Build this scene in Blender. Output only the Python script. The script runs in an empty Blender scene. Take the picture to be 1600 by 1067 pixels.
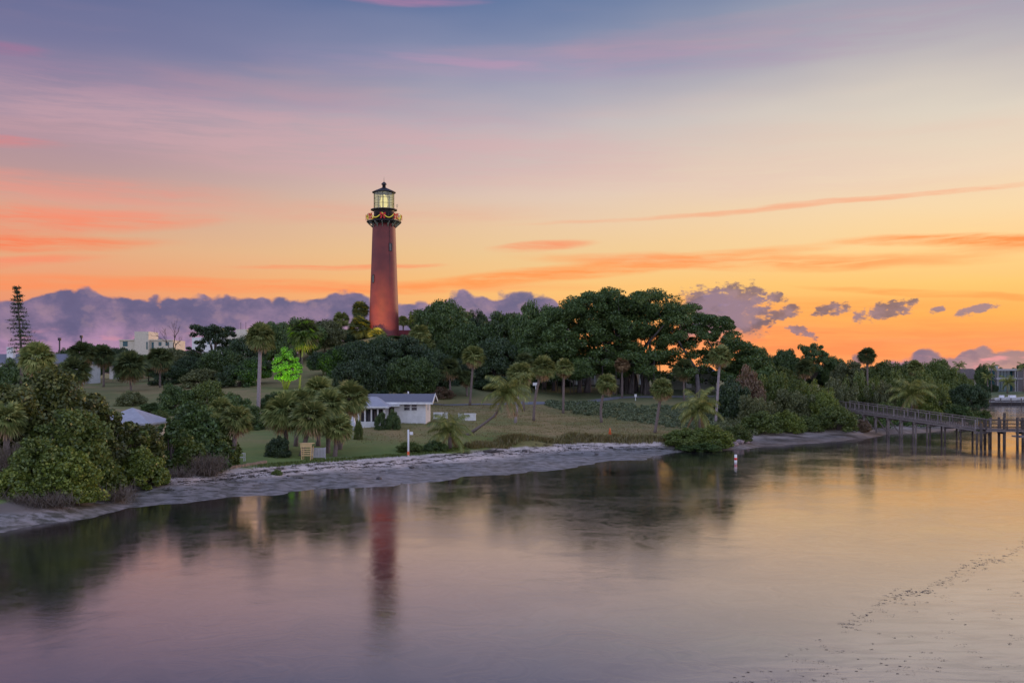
import bpy, math, random
import numpy as np
from mathutils import Vector, Matrix
random.seed(7)
SC = bpy.context.scene
COL = SC.collection
R = math.radians

# ============================================================ camera, sky, sun, exposure
CAMZ, F, HY = 8.0, 1600.0, 583.0            # camera height, focal length and horizon row (photo pixels)
cam = bpy.data.cameras.new('camera')
cam.sensor_width = 36; cam.lens = 36 * F / 1600; cam.clip_end = 12000; cam.clip_start = 0.5
cam.shift_y = (HY - 533.5) / 1600
camo = bpy.data.objects.new('camera', cam); COL.objects.link(camo)
camo.location = (0, 0, CAMZ); camo.rotation_euler = (R(90), 0, 0)
SC.camera = camo
SC.view_settings.view_transform = 'Standard'; SC.view_settings.look = 'None'
SC.view_settings.exposure = 0.0; SC.view_settings.gamma = 1
SC.view_settings.use_curve_mapping = False
SC.render.engine = 'CYCLES'
SC.cycles.use_denoising = True
SC.cycles.max_bounces = 6; SC.cycles.diffuse_bounces = 3; SC.cycles.glossy_bounces = 3
SC.cycles.transmission_bounces = 4; SC.cycles.transparent_max_bounces = 8
SC.cycles.sample_clamp_indirect = 4

SUN_AZ, SUN_EL = 48.0, 7.0                  # low in the east, to the right of the frame
sl = bpy.data.lights.new('sun', 'SUN'); sl.energy = 1.7; sl.angle = R(14); sl.color = (1.0, 0.58, 0.34)
so = bpy.data.objects.new('sun', sl); COL.objects.link(so)
sd = Vector((math.sin(R(SUN_AZ)) * math.cos(R(SUN_EL)), math.cos(R(SUN_AZ)) * math.cos(R(SUN_EL)), math.sin(R(SUN_EL))))
so.rotation_euler = sd.to_track_quat('Z', 'Y').to_euler(); so.location = (60, 60, 60)

def lin(c):
    return tuple(((v / 255) / 12.92 if v / 255 <= 0.04045 else ((v / 255 + 0.055) / 1.055) ** 2.4) for v in c) + (1.0,)

class NT:
    """small helper for node trees"""
    def __init__(s, t): s.t = t
    def n(s, typ, **kw):
        nd = s.t.nodes.new(typ)
        for k, v in kw.items(): setattr(nd, k, v)
        return nd
    def put(s, sock, v):
        if isinstance(v, bpy.types.NodeSocket): s.t.links.new(v, sock)
        elif v is not None: sock.default_value = v
    def m(s, op, a, b=None, c=None, clamp=False):
        nd = s.n('ShaderNodeMath', operation=op, use_clamp=clamp)
        s.put(nd.inputs[0], a); s.put(nd.inputs[1], b); s.put(nd.inputs[2], c)
        return nd.outputs[0]
    def vm(s, op, a, b=None):
        nd = s.n('ShaderNodeVectorMath', operation=op)
        s.put(nd.inputs[0], a); s.put(nd.inputs[1], b)
        return nd.outputs['Value'] if op in ('DOT_PRODUCT', 'LENGTH') else nd.outputs[0]
    def xyz(s, x, y, z=0.0):
        nd = s.n('ShaderNodeCombineXYZ')
        s.put(nd.inputs[0], x); s.put(nd.inputs[1], y); s.put(nd.inputs[2], z)
        return nd.outputs[0]
    def noise(s, vec, scale=1.0, detail=4.0, rough=0.55, dist=0.0):
        nd = s.n('ShaderNodeTexNoise'); s.put(nd.inputs['Vector'], vec)
        nd.inputs['Scale'].default_value = scale; nd.inputs['Detail'].default_value = detail
        nd.inputs['Roughness'].default_value = rough; nd.inputs['Distortion'].default_value = dist
        return nd.outputs['Fac']
    def mr(s, v, a, b, c=0.0, d=1.0, smooth=True):
        nd = s.n('ShaderNodeMapRange', interpolation_type='SMOOTHSTEP' if smooth else 'LINEAR')
        s.put(nd.inputs[0], v)
        for i, x in zip((1, 2, 3, 4), (a, b, c, d)): s.put(nd.inputs[i], x)
        return nd.outputs[0]
    def mix(s, f, a, b, mode='MIX'):
        nd = s.n('ShaderNodeMix', data_type='RGBA', blend_type=mode)
        s.put(nd.inputs[0], f); s.put(nd.inputs[6], a); s.put(nd.inputs[7], b)
        return nd.outputs[2]
    def ramp(s, v, stops, interp='LINEAR'):
        nd = s.n('ShaderNodeValToRGB'); s.put(nd.inputs[0], v)
        cr = nd.color_ramp; cr.interpolation = interp
        cr.elements[0].position = stops[0][0]; cr.elements[0].color = stops[0][1]
        cr.elements[1].position = stops[-1][0]; cr.elements[1].color = stops[-1][1]
        for p, c in stops[1:-1]:
            e = cr.elements.new(p); e.color = c
        return nd.outputs[0]

world = bpy.data.worlds.new('World'); SC.world = world; world.use_nodes = True
def build_sky():
    t = world.node_tree; t.nodes.clear(); N = NT(t)
    out = N.n('ShaderNodeOutputWorld'); bg = N.n('ShaderNodeBackground')
    d = N.n('ShaderNodeTexCoord').outputs['Generated']
    sx = N.n('ShaderNodeSeparateXYZ'); N.put(sx.inputs[0], d)
    x, y, z = sx.outputs
    az = N.m('ARCTAN2', x, y)
    hyp = N.m('SQRT', N.m('ADD', N.m('MULTIPLY', x, x), N.m('MULTIPLY', y, y)))
    el = N.m('ARCTAN2', z, hyp)
    U = N.m('MULTIPLY', az, 1600.0); V = N.m('MULTIPLY', el, 1600.0)      # degrees of arc in handy units
    UV = N.xyz(U, V, 0.0)
    eld = N.m('MULTIPLY', N.m('MAXIMUM', el, 0.0), 180 / math.pi / 60)    # 0..1 over 0..60 deg
    # slight waviness of the whole gradient
    wav = N.noise(N.vm('MULTIPLY', UV, (0.0014, 0.006, 0)), 1.0, 3.0)
    eldw = N.m('ADD', eld, N.m('MULTIPLY', N.m('SUBTRACT', wav, 0.5), N.m('MULTIPLY', eld, 0.28)))
    def rp(lst): return N.ramp(eldw, [(e / 60, lin(c)) for e, c in lst])
    left = rp([(0, (165, 130, 170)), (1.5, (205, 145, 150)), (3, (230, 145, 115)), (4.75, (240, 155, 108)), (6.5, (226, 172, 132)), (8.3, (208, 165, 145)), (10, (186, 150, 150)), (13.5, (158, 140, 160)), (16.8, (118, 117, 153)), (20, (88, 100, 143)), (30, (70, 82, 130)), (60, (62, 74, 120))])
    cen = rp([(0, (255, 165, 100)), (3, (252, 182, 108)), (4.75, (250, 195, 118)), (6.5, (238, 200, 145)), (8.3, (234, 200, 162)), (10, (224, 198, 180)), (13.5, (190, 180, 186)), (16.8, (140, 146, 175)), (20, (98, 119, 160)), (30, (78, 95, 148)), (60, (68, 80, 128))])
    rig = rp([(0, (252, 158, 100)), (1.5, (255, 160, 90)), (3, (255, 174, 84)), (4.75, (255, 197, 110)), (6.5, (253, 210, 142)), (8.3, (246, 214, 168)), (10, (238, 213, 184)), (13.5, (220, 208, 192)), (16.8, (178, 173, 180)), (20, (142, 150, 172)), (30, (100, 112, 155)), (60, (76, 86, 130))])
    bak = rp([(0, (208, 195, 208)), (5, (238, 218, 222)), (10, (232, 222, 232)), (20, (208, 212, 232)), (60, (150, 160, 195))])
    gl = N.mix(N.mr(U, -760.0, 150.0), left, cen)
    gl = N.mix(N.mr(U, -100.0, 700.0), gl, rig)
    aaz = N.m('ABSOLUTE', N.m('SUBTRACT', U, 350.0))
    gl = N.mix(N.mr(aaz, 1150.0, 2700.0), gl, N.vm('MULTIPLY', bak, (1.36, 1.46, 1.64)))  # unseen sky behind the camera, brightened as added fill light for the land
    col = gl
    # ------- thin high clouds: wind-drawn streaks, coral low down and mauve above
    wn = N.n('ShaderNodeTexNoise'); N.put(wn.inputs['Vector'], N.vm('MULTIPLY', UV, (0.004, 0.012, 0)))
    wn.inputs['Scale'].default_value = 1.0; wn.inputs['Detail'].default_value = 5
    wofs = N.vm('MULTIPLY', N.vm('SUBTRACT', wn.outputs['Color'], (0.5, 0.5, 0.5)), (160.0, 22.0, 0.0))
    W = N.vm('ADD', UV, wofs)
    tex = N.noise(N.vm('MULTIPLY', W, (0.0045, 0.045, 0)), 1.0, 6.0, 0.6)
    texb = N.noise(N.vm('MULTIPLY', W, (0.011, 0.16, 0)), 1.0, 6.0, 0.65)
    tex = N.mr(N.m('ADD', N.m('MULTIPLY', tex, .6), N.m('MULTIPLY', texb, .4)), 0.36, 0.60)
    def conv(px, py):
        a = math.atan((px - 800) / F); e = math.atan((HY - py) / F * math.cos(a))
        return a * 1600, e * 1600
    streaks = [
        (300, 190, 620, 60, 0.05, .30, (190, 140, 165)), (650, 240, 760, 45, .06, .30, (226, 182, 178)),
        (20, 290, 300, 20, -.02, .6, (236, 148, 132)), (30, 340, 240, 18, -.05, .85, (252, 134, 100)),
        (20, 376, 170, 12, -.03, .9, (252, 124, 80)), (20, 409, 120, 9, -.10, .8, (250, 140, 102)),
        (-20, 218, 90, 8, 0, .5, (235, 125, 120)), (10, 78, 55, 9, 0, .35, (180, 108, 145)),
        (250, 447, 560, 11, -.01, .75, (255, 142, 88)), (520, 417, 140, 4, -.02, .9, (255, 130, 90)),
        (420, 330, 400, 16, -.02, .35, (232, 160, 140)),
        (900, 424, 330, 11, -.09, .95, (255, 150, 78)), (1170, 408, 300, 12, .03, .85, (255, 150, 80)),
        (1290, 317, 400, 4, -.045, .55, (248, 150, 108)), (1530, 378, 175, 8, .06, 1.1, (255, 140, 62)),
        (840, 385, 70, 7, -.10, .8, (250, 140, 95)), (1250, 535, 420, 32, 0, .55, (255, 126, 78)),
        (1500, 462, 180, 5, .1, .6, (255, 145, 70)), (640, 2, 110, 7, 0, .5, (196, 130, 165)),
        (730, 98, 110, 7, .08, .35, (205, 150, 178)), (1260, 55, 380, 34, -.05, .35, (172, 146, 170)),
        (900, 100, 420, 26, .0, .25, (180, 148, 178)), (1180, 480, 320, 16, .02, .45, (255, 150, 72)),
        (1900, 400, 420, 14, -.02, .9, (255, 140, 66)), (-450, 360, 500, 26, .03, .8, (240, 130, 105)),
    ]
    for (px, py, a, b, sl_, st, c) in streaks:
        cu, cv = conv(px, py) if -200 < px < 1800 else ((px - 800) * 1.0, (HY - py) * 1.0)
        dv = N.vm('SUBTRACT', W, (cu, cv, 0))
        p = N.vm('DOT_PRODUCT', dv, (1 / a, 0, 0)); q = N.vm('DOT_PRODUCT', dv, (sl_ / b, 1 / b, 0))
        r2 = N.m('ADD', N.m('MULTIPLY', p, p), N.m('MULTIPLY', q, q))
        g = N.mr(r2, 0.0, 1.9, st, 0.0, smooth=True)
        base = 0.25
        g = N.m('MULTIPLY', g, N.m('MULTIPLY_ADD', tex, 1 - base, base), clamp=True)
        col = N.mix(g, col, lin(c))
    # faint streakiness everywhere
    tex2 = N.noise(N.vm('MULTIPLY', W, (0.0016, 0.016, 0)), 1.0, 5.0, 0.55)
    g2 = N.m('MULTIPLY', N.mr(tex2, 0.48, 0.75), N.mr(el, 0.02, 0.42, 0.14, 0.12))
    col = N.mix(g2, col, lin((238, 165, 150)))
    # ------- cumulus bank along the horizon
    cn = N.vm('MULTIPLY', UV, (0.020, 0.028, 0))
    f1 = N.noise(cn, 1.0, 6.0, 0.55)
    f0 = N.noise(cn, 0.28, 2.0, 0.5)
    vo = N.n('ShaderNodeTexVoronoi', feature='SMOOTH_F1'); N.put(vo.inputs['Vector'], N.vm('MULTIPLY', UV, (0.045, 0.06, 0)))
    vo.inputs['Scale'].default_value = 1.0; vo.inputs['Smoothness'].default_value = 0.35
    bil = N.m('SUBTRACT', 0.55, vo.outputs['Distance'])
    disp = N.m('ADD', N.m('MULTIPLY', N.m('SUBTRACT', f1, 0.5), 34.0), N.m('ADD', N.m('MULTIPLY', bil, 13.0), N.m('MULTIPLY', N.m('SUBTRACT', f0, .5), 20.0)))
    tops = [(-900, 460), (-300, 470), (0, 470), (60, 462), (100, 457), (170, 460), (215, 468), (300, 466), (350, 461), (400, 462), (440, 466), (480, 470), (520, 458), (545, 452), (562, 462), (580, 474), (640, 474), (690, 470), (720, 458), (770, 462), (830, 456), (862, 464), (890, 500), (905, 600), (1045, 600), (1062, 490), (1078, 462), (1100, 452), (1130, 460), (1150, 461), (1180, 474), (1230, 480), (1245, 600), (1360, 600), (1378, 562), (1398, 560), (1410, 563), (1455, 545), (1478, 552), (1492, 562), (1500, 544), (1540, 546), (1560, 541), (1600, 546), (1800, 545), (2300, 555), (2500, 600)]
    fc = N.n('ShaderNodeFloatCurve'); cmap = fc.mapping; cv_ = cmap.curves[0]
    def cx(px): 
        u = conv(px, 500)[0]; return (u + 1700) / 3400
    pts = sorted((min(max(cx(p), 0.0), 1.0), (conv(p, yy)[1] + 100) / 300) for p, yy in tops)
    while len(cv_.points) < len(pts): cv_.points.new(0.5, 0.5)
    for cp, (a_, b_) in zip(cv_.points, pts): cp.location = (a_, b_); cp.handle_type = 'VECTOR'
    cmap.update()
    N.put(fc.inputs[1], N.m('MULTIPLY', N.m('ADD', U, 1700.0), 1 / 3400.0, clamp=True))
    topv = N.m('SUBTRACT', N.m('MULTIPLY', fc.outputs[0], 300.0), 100.0)
    mask = N.mr(N.m('SUBTRACT', N.m('ADD', topv, disp), V), -2.0, 5.0)
    ue = N.m('ADD', U, N.m('MULTIPLY', disp, 2.2))
    gap = N.m('ADD', N.mr(ue, conv(1148, 500)[0], conv(1205, 500)[0], 1.0, 0.0), N.mr(U, conv(1345, 560)[0], conv(1400, 560)[0]), clamp=True)
    mask = N.m('MULTIPLY', mask, gap)
    under = N.m('ADD', N.mr(N.m('ADD', V, disp), conv(1150, 545)[1], conv(1150, 500)[1]), N.m('ADD', N.mr(U, conv(1000, 500)[0], conv(900, 500)[0]), N.mr(U, conv(1345, 560)[0], conv(1400, 560)[0])), clamp=True)
    mask = N.m('MULTIPLY', mask, under)
    depth = N.m('SUBTRACT', topv, V)      # how far below the cloud tops
    sh = N.noise(N.vm('ADD', cn, (0, 0.35, 3.0)), 0.8, 5.0, 0.6)
    ccol = N.mix(N.mr(sh, 0.35, 0.68), lin((92, 92, 132)), lin((138, 118, 150)))
    ccol = N.mix(N.mr(N.m('ADD', depth, N.m('MULTIPLY', N.m('SUBTRACT', sh, .5), 120.0)), 35.0, 95.0), ccol, lin((172, 135, 172)))
    ccol = N.mix(N.mr(U, 500.0, 800.0), ccol, N.mix(N.mr(depth, 0.0, 45.0), lin((150, 124, 132)), lin((205, 155, 145))))
    f1b = N.noise(N.vm('ADD', cn, (0.30, 0.22, 0)), 1.0, 6.0, 0.55)
    emb = N.m('SUBTRACT', f1, f1b)
    ccol = N.mix(N.mr(emb, 0.02, 0.16, 0.0, 0.22), ccol, lin((188, 150, 158)))
    ccol = N.mix(N.mr(emb, -0.02, -0.16, 0.0, 0.30), ccol, lin((80, 82, 122)))
    # pink gleams low under the bank
    pk = N.noise(N.vm('MULTIPLY', UV, (0.018, 0.07, 0)), 1.0, 4.0)
    ccol = N.mix(N.m('MULTIPLY', N.mr(pk, 0.56, 0.72), N.mr(V, 75.0, 20.0, 0.0, 0.8)), ccol, lin((235, 150, 160)))
    col = N.mix(N.m('MULTIPLY', mask, 0.96), col, ccol)
    # ------- small separate cumulus puffs
    pn = N.noise(N.vm('MULTIPLY', UV, (.055, .10, 0)), 1.0, 6.0, .62)
    pdisp = N.m('MULTIPLY', N.m('SUBTRACT', pn, .5), 5.5)
    for (px, py, a, b, sl_) in [(1208, 465, 24, 8, .02), (1222, 489, 30, 11, -.22), (1300, 484, 27, 11, -.15), (1384, 485, 44, 13, -.22), (1252, 517, 22, 8, .35), (1466, 484, 12, 5, 0), (1524, 484, 26, 7, -.22), (1160, 465, 44, 22, .1), (1155, 495, 50, 26, .1), (1100, 475, 36, 26, 0), (1340, 562, 9, 9, 0), (1180, 503, 10, 6, 0)]:
        cu, cv2 = conv(px, py)
        dv = N.vm('SUBTRACT', UV, (cu, cv2, 0))
        p = N.vm('DOT_PRODUCT', dv, (1 / a, 0, 0)); q = N.vm('DOT_PRODUCT', dv, (sl_ / b, 1 / b, 0))
        r2 = N.m('ADD', N.m('MULTIPLY', p, p), N.m('MULTIPLY', q, q))
        g = N.mr(N.m('SUBTRACT', r2, pdisp), 0.35, 1.25, 0.92, 0.0)
        pc = N.mix(N.mr(sh, 0.38, 0.62), lin((118, 96, 108)), lin((150, 122, 138)))
        col = N.mix(g, col, pc)
    # the physical dusk sky adds a little of its own
    sky = N.n('ShaderNodeTexSky', sky_type='NISHITA'); sky.sun_disc = False
    sky.sun_elevation = R(SUN_EL); sky.sun_rotation = R(SUN_AZ)
    skc = N.vm('MULTIPLY', sky.outputs[0], (0.004, 0.004, 0.004))
    col = N.vm('ADD', col, skc)
    # below the horizon: dim ground-like tone
    col = N.mix(N.mr(el, -0.06, -0.005), lin((70, 66, 70)), col)
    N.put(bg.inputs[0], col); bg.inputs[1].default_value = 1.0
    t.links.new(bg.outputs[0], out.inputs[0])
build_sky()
world.cycles.sampling_method = 'MANUAL'; world.cycles.sample_map_resolution = 512

# ============================================================ materials
def mat(name, build):
    m = bpy.data.materials.new(name); m.use_nodes = True
    t = m.node_tree; t.nodes.clear(); N = NT(t)
    out = N.n('ShaderNodeOutputMaterial')
    sh = build(N)
    t.links.new(sh, out.inputs[0])
    return m
def prin(N, col, rough=0.7, bump=None, bstr=0.3, bdist=0.05, **kw):
    p = N.n('ShaderNodeBsdfPrincipled'); N.put(p.inputs['Base Color'], col); N.put(p.inputs['Roughness'], rough)
    for k, v in kw.items(): N.put(p.inputs[k.replace('_', ' ')], v)
    if bump is not None:
        b = N.n('ShaderNodeBump'); b.inputs['Strength'].default_value = bstr; b.inputs['Distance'].default_value = bdist
        N.put(b.inputs['Height'], bump); N.put(p.inputs['Normal'], b.outputs[0])
    return p.outputs[0]
def c4(c): return tuple(c) + (1.0,) if len(c) == 3 else c
def simple(name, c1, c2=None, rough=0.7, scale=3.0, bstr=0.2, bdist=0.03, stretch=(1, 1, 1), **kw):
    c2 = c2 or tuple(v * 0.75 for v in c1)
    def b(N):
        o = N.n('ShaderNodeTexCoord').outputs['Object']
        v = N.vm('MULTIPLY', o, stretch)
        n = N.noise(v, scale, 5.0, 0.6)
        return prin(N, N.mix(N.mr(n, 0.3, 0.7), c4(c1), c4(c2)), rough, n, bstr, bdist, **kw)
    return mat(name, b)
def leafmat(name, c1, c2, c3=None, transl=0.25):
    """leaf colour varies from leaf to leaf and tree to tree"""
    c3 = c3 or c2
    def b(N):
        g = N.n('ShaderNodeNewGeometry'); oi = N.n('ShaderNodeObjectInfo')
        w = N.noise(g.outputs['Position'], 0.55, 2.0, 0.5)
        f = N.m('ADD', N.m('MULTIPLY', g.outputs['Random Per Island'], 0.6), N.m('MULTIPLY', w, 0.45))
        k = 1.45
        col = N.ramp(f, [(0.1, c4(tuple(v * k for v in c1))), (0.55, c4(tuple(v * k for v in c2))), (0.95, c4(tuple(v * k for v in c3)))])
        val = N.m('MULTIPLY_ADD', oi.outputs['Random'], 0.36, 0.82)
        col = N.mix(1.0, col, N.xyz(val, val, val), 'MULTIPLY')
        d = N.n('ShaderNodeBsdfDiffuse'); N.put(d.inputs[0], col)
        tr = N.n('ShaderNodeBsdfTranslucent'); N.put(tr.inputs[0], col)
        mx = N.n('ShaderNodeMixShader'); mx.inputs[0].default_value = transl
        N.t.links.new(d.outputs[0], mx.inputs[1]); N.t.links.new(tr.outputs[0], mx.inputs[2])
        gl = N.n('ShaderNodeBsdfGlossy'); gl.inputs['Roughness'].default_value = 0.45; gl.inputs[0].default_value = (.8, .85, .9, 1)
        m2 = N.n('ShaderNodeMixShader'); m2.inputs[0].default_value = 0.035
        N.t.links.new(mx.outputs[0], m2.inputs[1]); N.t.links.new(gl.outputs[0], m2.inputs[2])
        return m2.outputs[0]
    return mat(name, b)
M = {}
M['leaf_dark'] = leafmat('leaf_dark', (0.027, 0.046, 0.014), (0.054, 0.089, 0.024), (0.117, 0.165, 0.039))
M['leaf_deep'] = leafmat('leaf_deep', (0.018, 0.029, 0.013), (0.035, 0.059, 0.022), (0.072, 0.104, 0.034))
M['leaf_mid'] = leafmat('leaf_mid', (0.038, 0.056, 0.012), (0.078, 0.109, 0.022), (0.168, 0.190, 0.039))
M['leaf_bright'] = leafmat('leaf_bright', (0.043, 0.065, 0.009), (0.091, 0.122, 0.020), (0.207, 0.230, 0.036))
M['leaf_olive'] = leafmat('leaf_olive', (0.050, 0.056, 0.021), (0.098, 0.112, 0.042), (0.195, 0.199, 0.079))
M['leaf_brown'] = leafmat('leaf_brown', (.10, .06, .04), (.15, .09, .05), (.10, .11, .05))
M['leaf_seagrape'] = leafmat('leaf_seagrape', (0.025, 0.035, 0.009), (0.063, 0.075, 0.018), (0.179, 0.180, 0.045), .2)
M['palm_green'] = leafmat('palm_green', (0.062, 0.088, 0.027), (0.146, 0.171, 0.051), (0.348, 0.343, 0.117))
M['palm_dark'] = leafmat('palm_dark', (0.029, 0.045, 0.019), (0.068, 0.089, 0.031), (0.155, 0.170, 0.057))
M['palm_dead'] = leafmat('palm_dead', (0.126, 0.079, 0.040), (0.257, 0.169, 0.088), (0.439, 0.312, 0.169))
M['coco_green'] = leafmat('coco_green', (0.053, 0.073, 0.018), (0.135, 0.154, 0.036), (0.338, 0.312, 0.090))
M['lit_leaf'] = leafmat('lit_leaf', (.06, .12, .03), (.10, .19, .04), (.15, .25, .05), .3)
M['twig'] = leafmat('twig', (.06, .042, .034), (.10, .075, .055), (.08, .07, .04), .0)
M['grass_blade'] = leafmat('grass_blade', (0.075, 0.069, 0.023), (0.166, 0.126, 0.051), (0.122, 0.146, 0.042))
M['cover'] = leafmat('cover', (0.049, 0.065, 0.031), (0.096, 0.120, 0.056), (0.180, 0.204, 0.100))
M['bark'] = simple('bark', (.14, .11, .095), (.07, .055, .048), .9, 4, .5, .05, (1, 1, .4))
M['palm_bark'] = simple('palm_bark', (.22, .17, .155), (.12, .09, .08), .9, 7, .5, .03, (1, 1, 2.2))
M['pale_bark'] = simple('pale_bark', (.36, .31, .32), (.24, .19, .19), .9, 6, .4, .02, (1, 1, 2))
M['root_bark'] = simple('root_bark', (.17, .15, .15), (.08, .07, .07), .9, 2, .5, .05, (1, 1, .3))
M['white'] = simple('white_paint', (.74, .74, .74), (.62, .62, .61), .6, 2, .1, .01)
M['cream'] = simple('cream_paint', (.62, .57, .47), (.52, .47, .38), .7, 1.5, .1, .01)
M['greenwall'] = simple('sage_wall', (.30, .32, .26), (.24, .25, .21), .8, 1.5, .1, .01)
M['roof_grey'] = simple('grey_shingle', (.20, .20, .24), (.13, .13, .16), .85, 5, .4, .02, (1, 6, 1))
M['roof_pale'] = simple('pale_metal_roof', (.42, .42, .47), (.34, .34, .38), .6, 2, .1, .01)
M['roof_brown'] = simple('brown_roof', (.16, .12, .11), (.10, .08, .07), .85, 2)
M['black'] = simple('black_iron', (.022, .020, .026), (.035, .030, .034), .45, 3, .1, .01)
M['darkwood'] = simple('dark_wood', (.09, .07, .06), (.05, .04, .035), .85, 5, .4, .02, (1, 1, .3))
M['greywood'] = simple('weathered_wood', (.22, .185, .17), (.13, .105, .10), .85, 6, .4, .02, (1, 1, 1))
M['postwood'] = simple('pale_weathered_wood', (.27, .235, .22), (.18, .15, .145), .85, 6)
M['concrete'] = simple('concrete', (.32, .31, .31), (.22, .21, .21), .85, 2, .2, .02)
M['asphalt'] = simple('pale_asphalt', (.20, .20, .22), (.15, .15, .165), .9, 2, .2, .01)
M['rock'] = simple('rock', (.12, .10, .095), (.05, .042, .04), .85, 6, .6, .04)
M['pinkrock'] = simple('pink_rock', (.34, .26, .25), (.18, .13, .13), .85, 4, .6, .04)
M['redroof'] = simple('red_roof', (.26, .035, .035), (.18, .025, .028), .7, 2)
M['ribbon'] = simple('red_ribbon', (.75, .02, .015), (.55, .015, .01), .5, 2)
M['orange'] = simple('orange_plastic', (.75, .14, .04), (.65, .11, .03), .5, 2)
M['lattice'] = simple('pale_lattice', (.42, .41, .42), (.34, .33, .34), .7, 2)
M['yellowwood'] = simple('cream_yellow_wood', (.70, .50, .24), (.58, .40, .18), .7, 3)
M['sailcloth'] = simple('white_canvas', (.75, .75, .78), (.66, .66, .70), .7, 2)
def glass(name, c, rough=.08):
    return mat(name, lambda N: prin(N, c4(c), rough, None, Specular_IOR_Level=.8))
M['glass_dark'] = glass('dark_window_glass', (.02, .022, .028))
M['glass_teal'] = glass('teal_window_glass', (.02, .10, .11))
def emis(name, c, s):
    def b(N):
        e = N.n('ShaderNodeEmission'); N.put(e.inputs[0], c4(c)); e.inputs[1].default_value = s
        return e.outputs[0]
    return mat(name, b)
M['lit_window'] = emis('lit_window', (1.0, .55, .15), .9)
M['garland'] = mat('lit_garland', lambda N: prin(N, (.35, .30, .05, 1), .6, None, Emission_Color=(.75, .60, .06, 1), Emission_Strength=.45))
def _red(N):
    o = N.n('ShaderNodeTexCoord').outputs['Object']
    n = N.noise(o, .6, 5, .6); n2 = N.noise(N.vm('MULTIPLY', o, (3, 3, .25)), 1.0, 4, .6)
    br = N.n('ShaderNodeTexBrick'); 
    c = N.mix(N.mr(n, .3, .7), (.21, .038, .034, 1), (.15, .028, .030, 1))
    c = N.mix(N.m('MULTIPLY', N.mr(n2, .48, .72), .55), c, (.20, .035, .035, 1))
    return prin(N, c, .6, N.noise(o, 6, 3), .15, .02)
M['red'] = mat('red_brick_paint', _red)
def _lens(N):
    o = N.n('ShaderNodeTexCoord').outputs['Object']
    s = N.n('ShaderNodeSeparateXYZ'); N.put(s.inputs[0], o)
    ring = N.m('ABSOLUTE', N.m('SINE', N.m('MULTIPLY', s.outputs[2], 14.0)))
    c = N.mix(ring, (1.0, .62, .16, 1), (1.0, .85, .45, 1))
    e = N.n('ShaderNodeEmission'); N.put(e.inputs[0], c); N.put(e.inputs[1], N.mr(ring, 0, 1, .55, 1.3))
    return e.outputs[0]
M['lens'] = mat('glowing_fresnel_lens', _lens)
def _pane(N):
    g = N.n('ShaderNodeBsdfGlossy'); g.inputs['Roughness'].default_value = .08; g.inputs[0].default_value = (.8, .85, .75, 1)
    t = N.n('ShaderNodeBsdfTransparent'); t.inputs[0].default_value = (.80, .86, .66, 1)
    m = N.n('ShaderNodeMixShader'); m.inputs[0].default_value = .12
    N.t.links.new(t.outputs[0], m.inputs[1]); N.t.links.new(g.outputs[0], m.inputs[2])
    return m.outputs[0]
M['pane'] = mat('lantern_glass', _pane)

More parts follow.
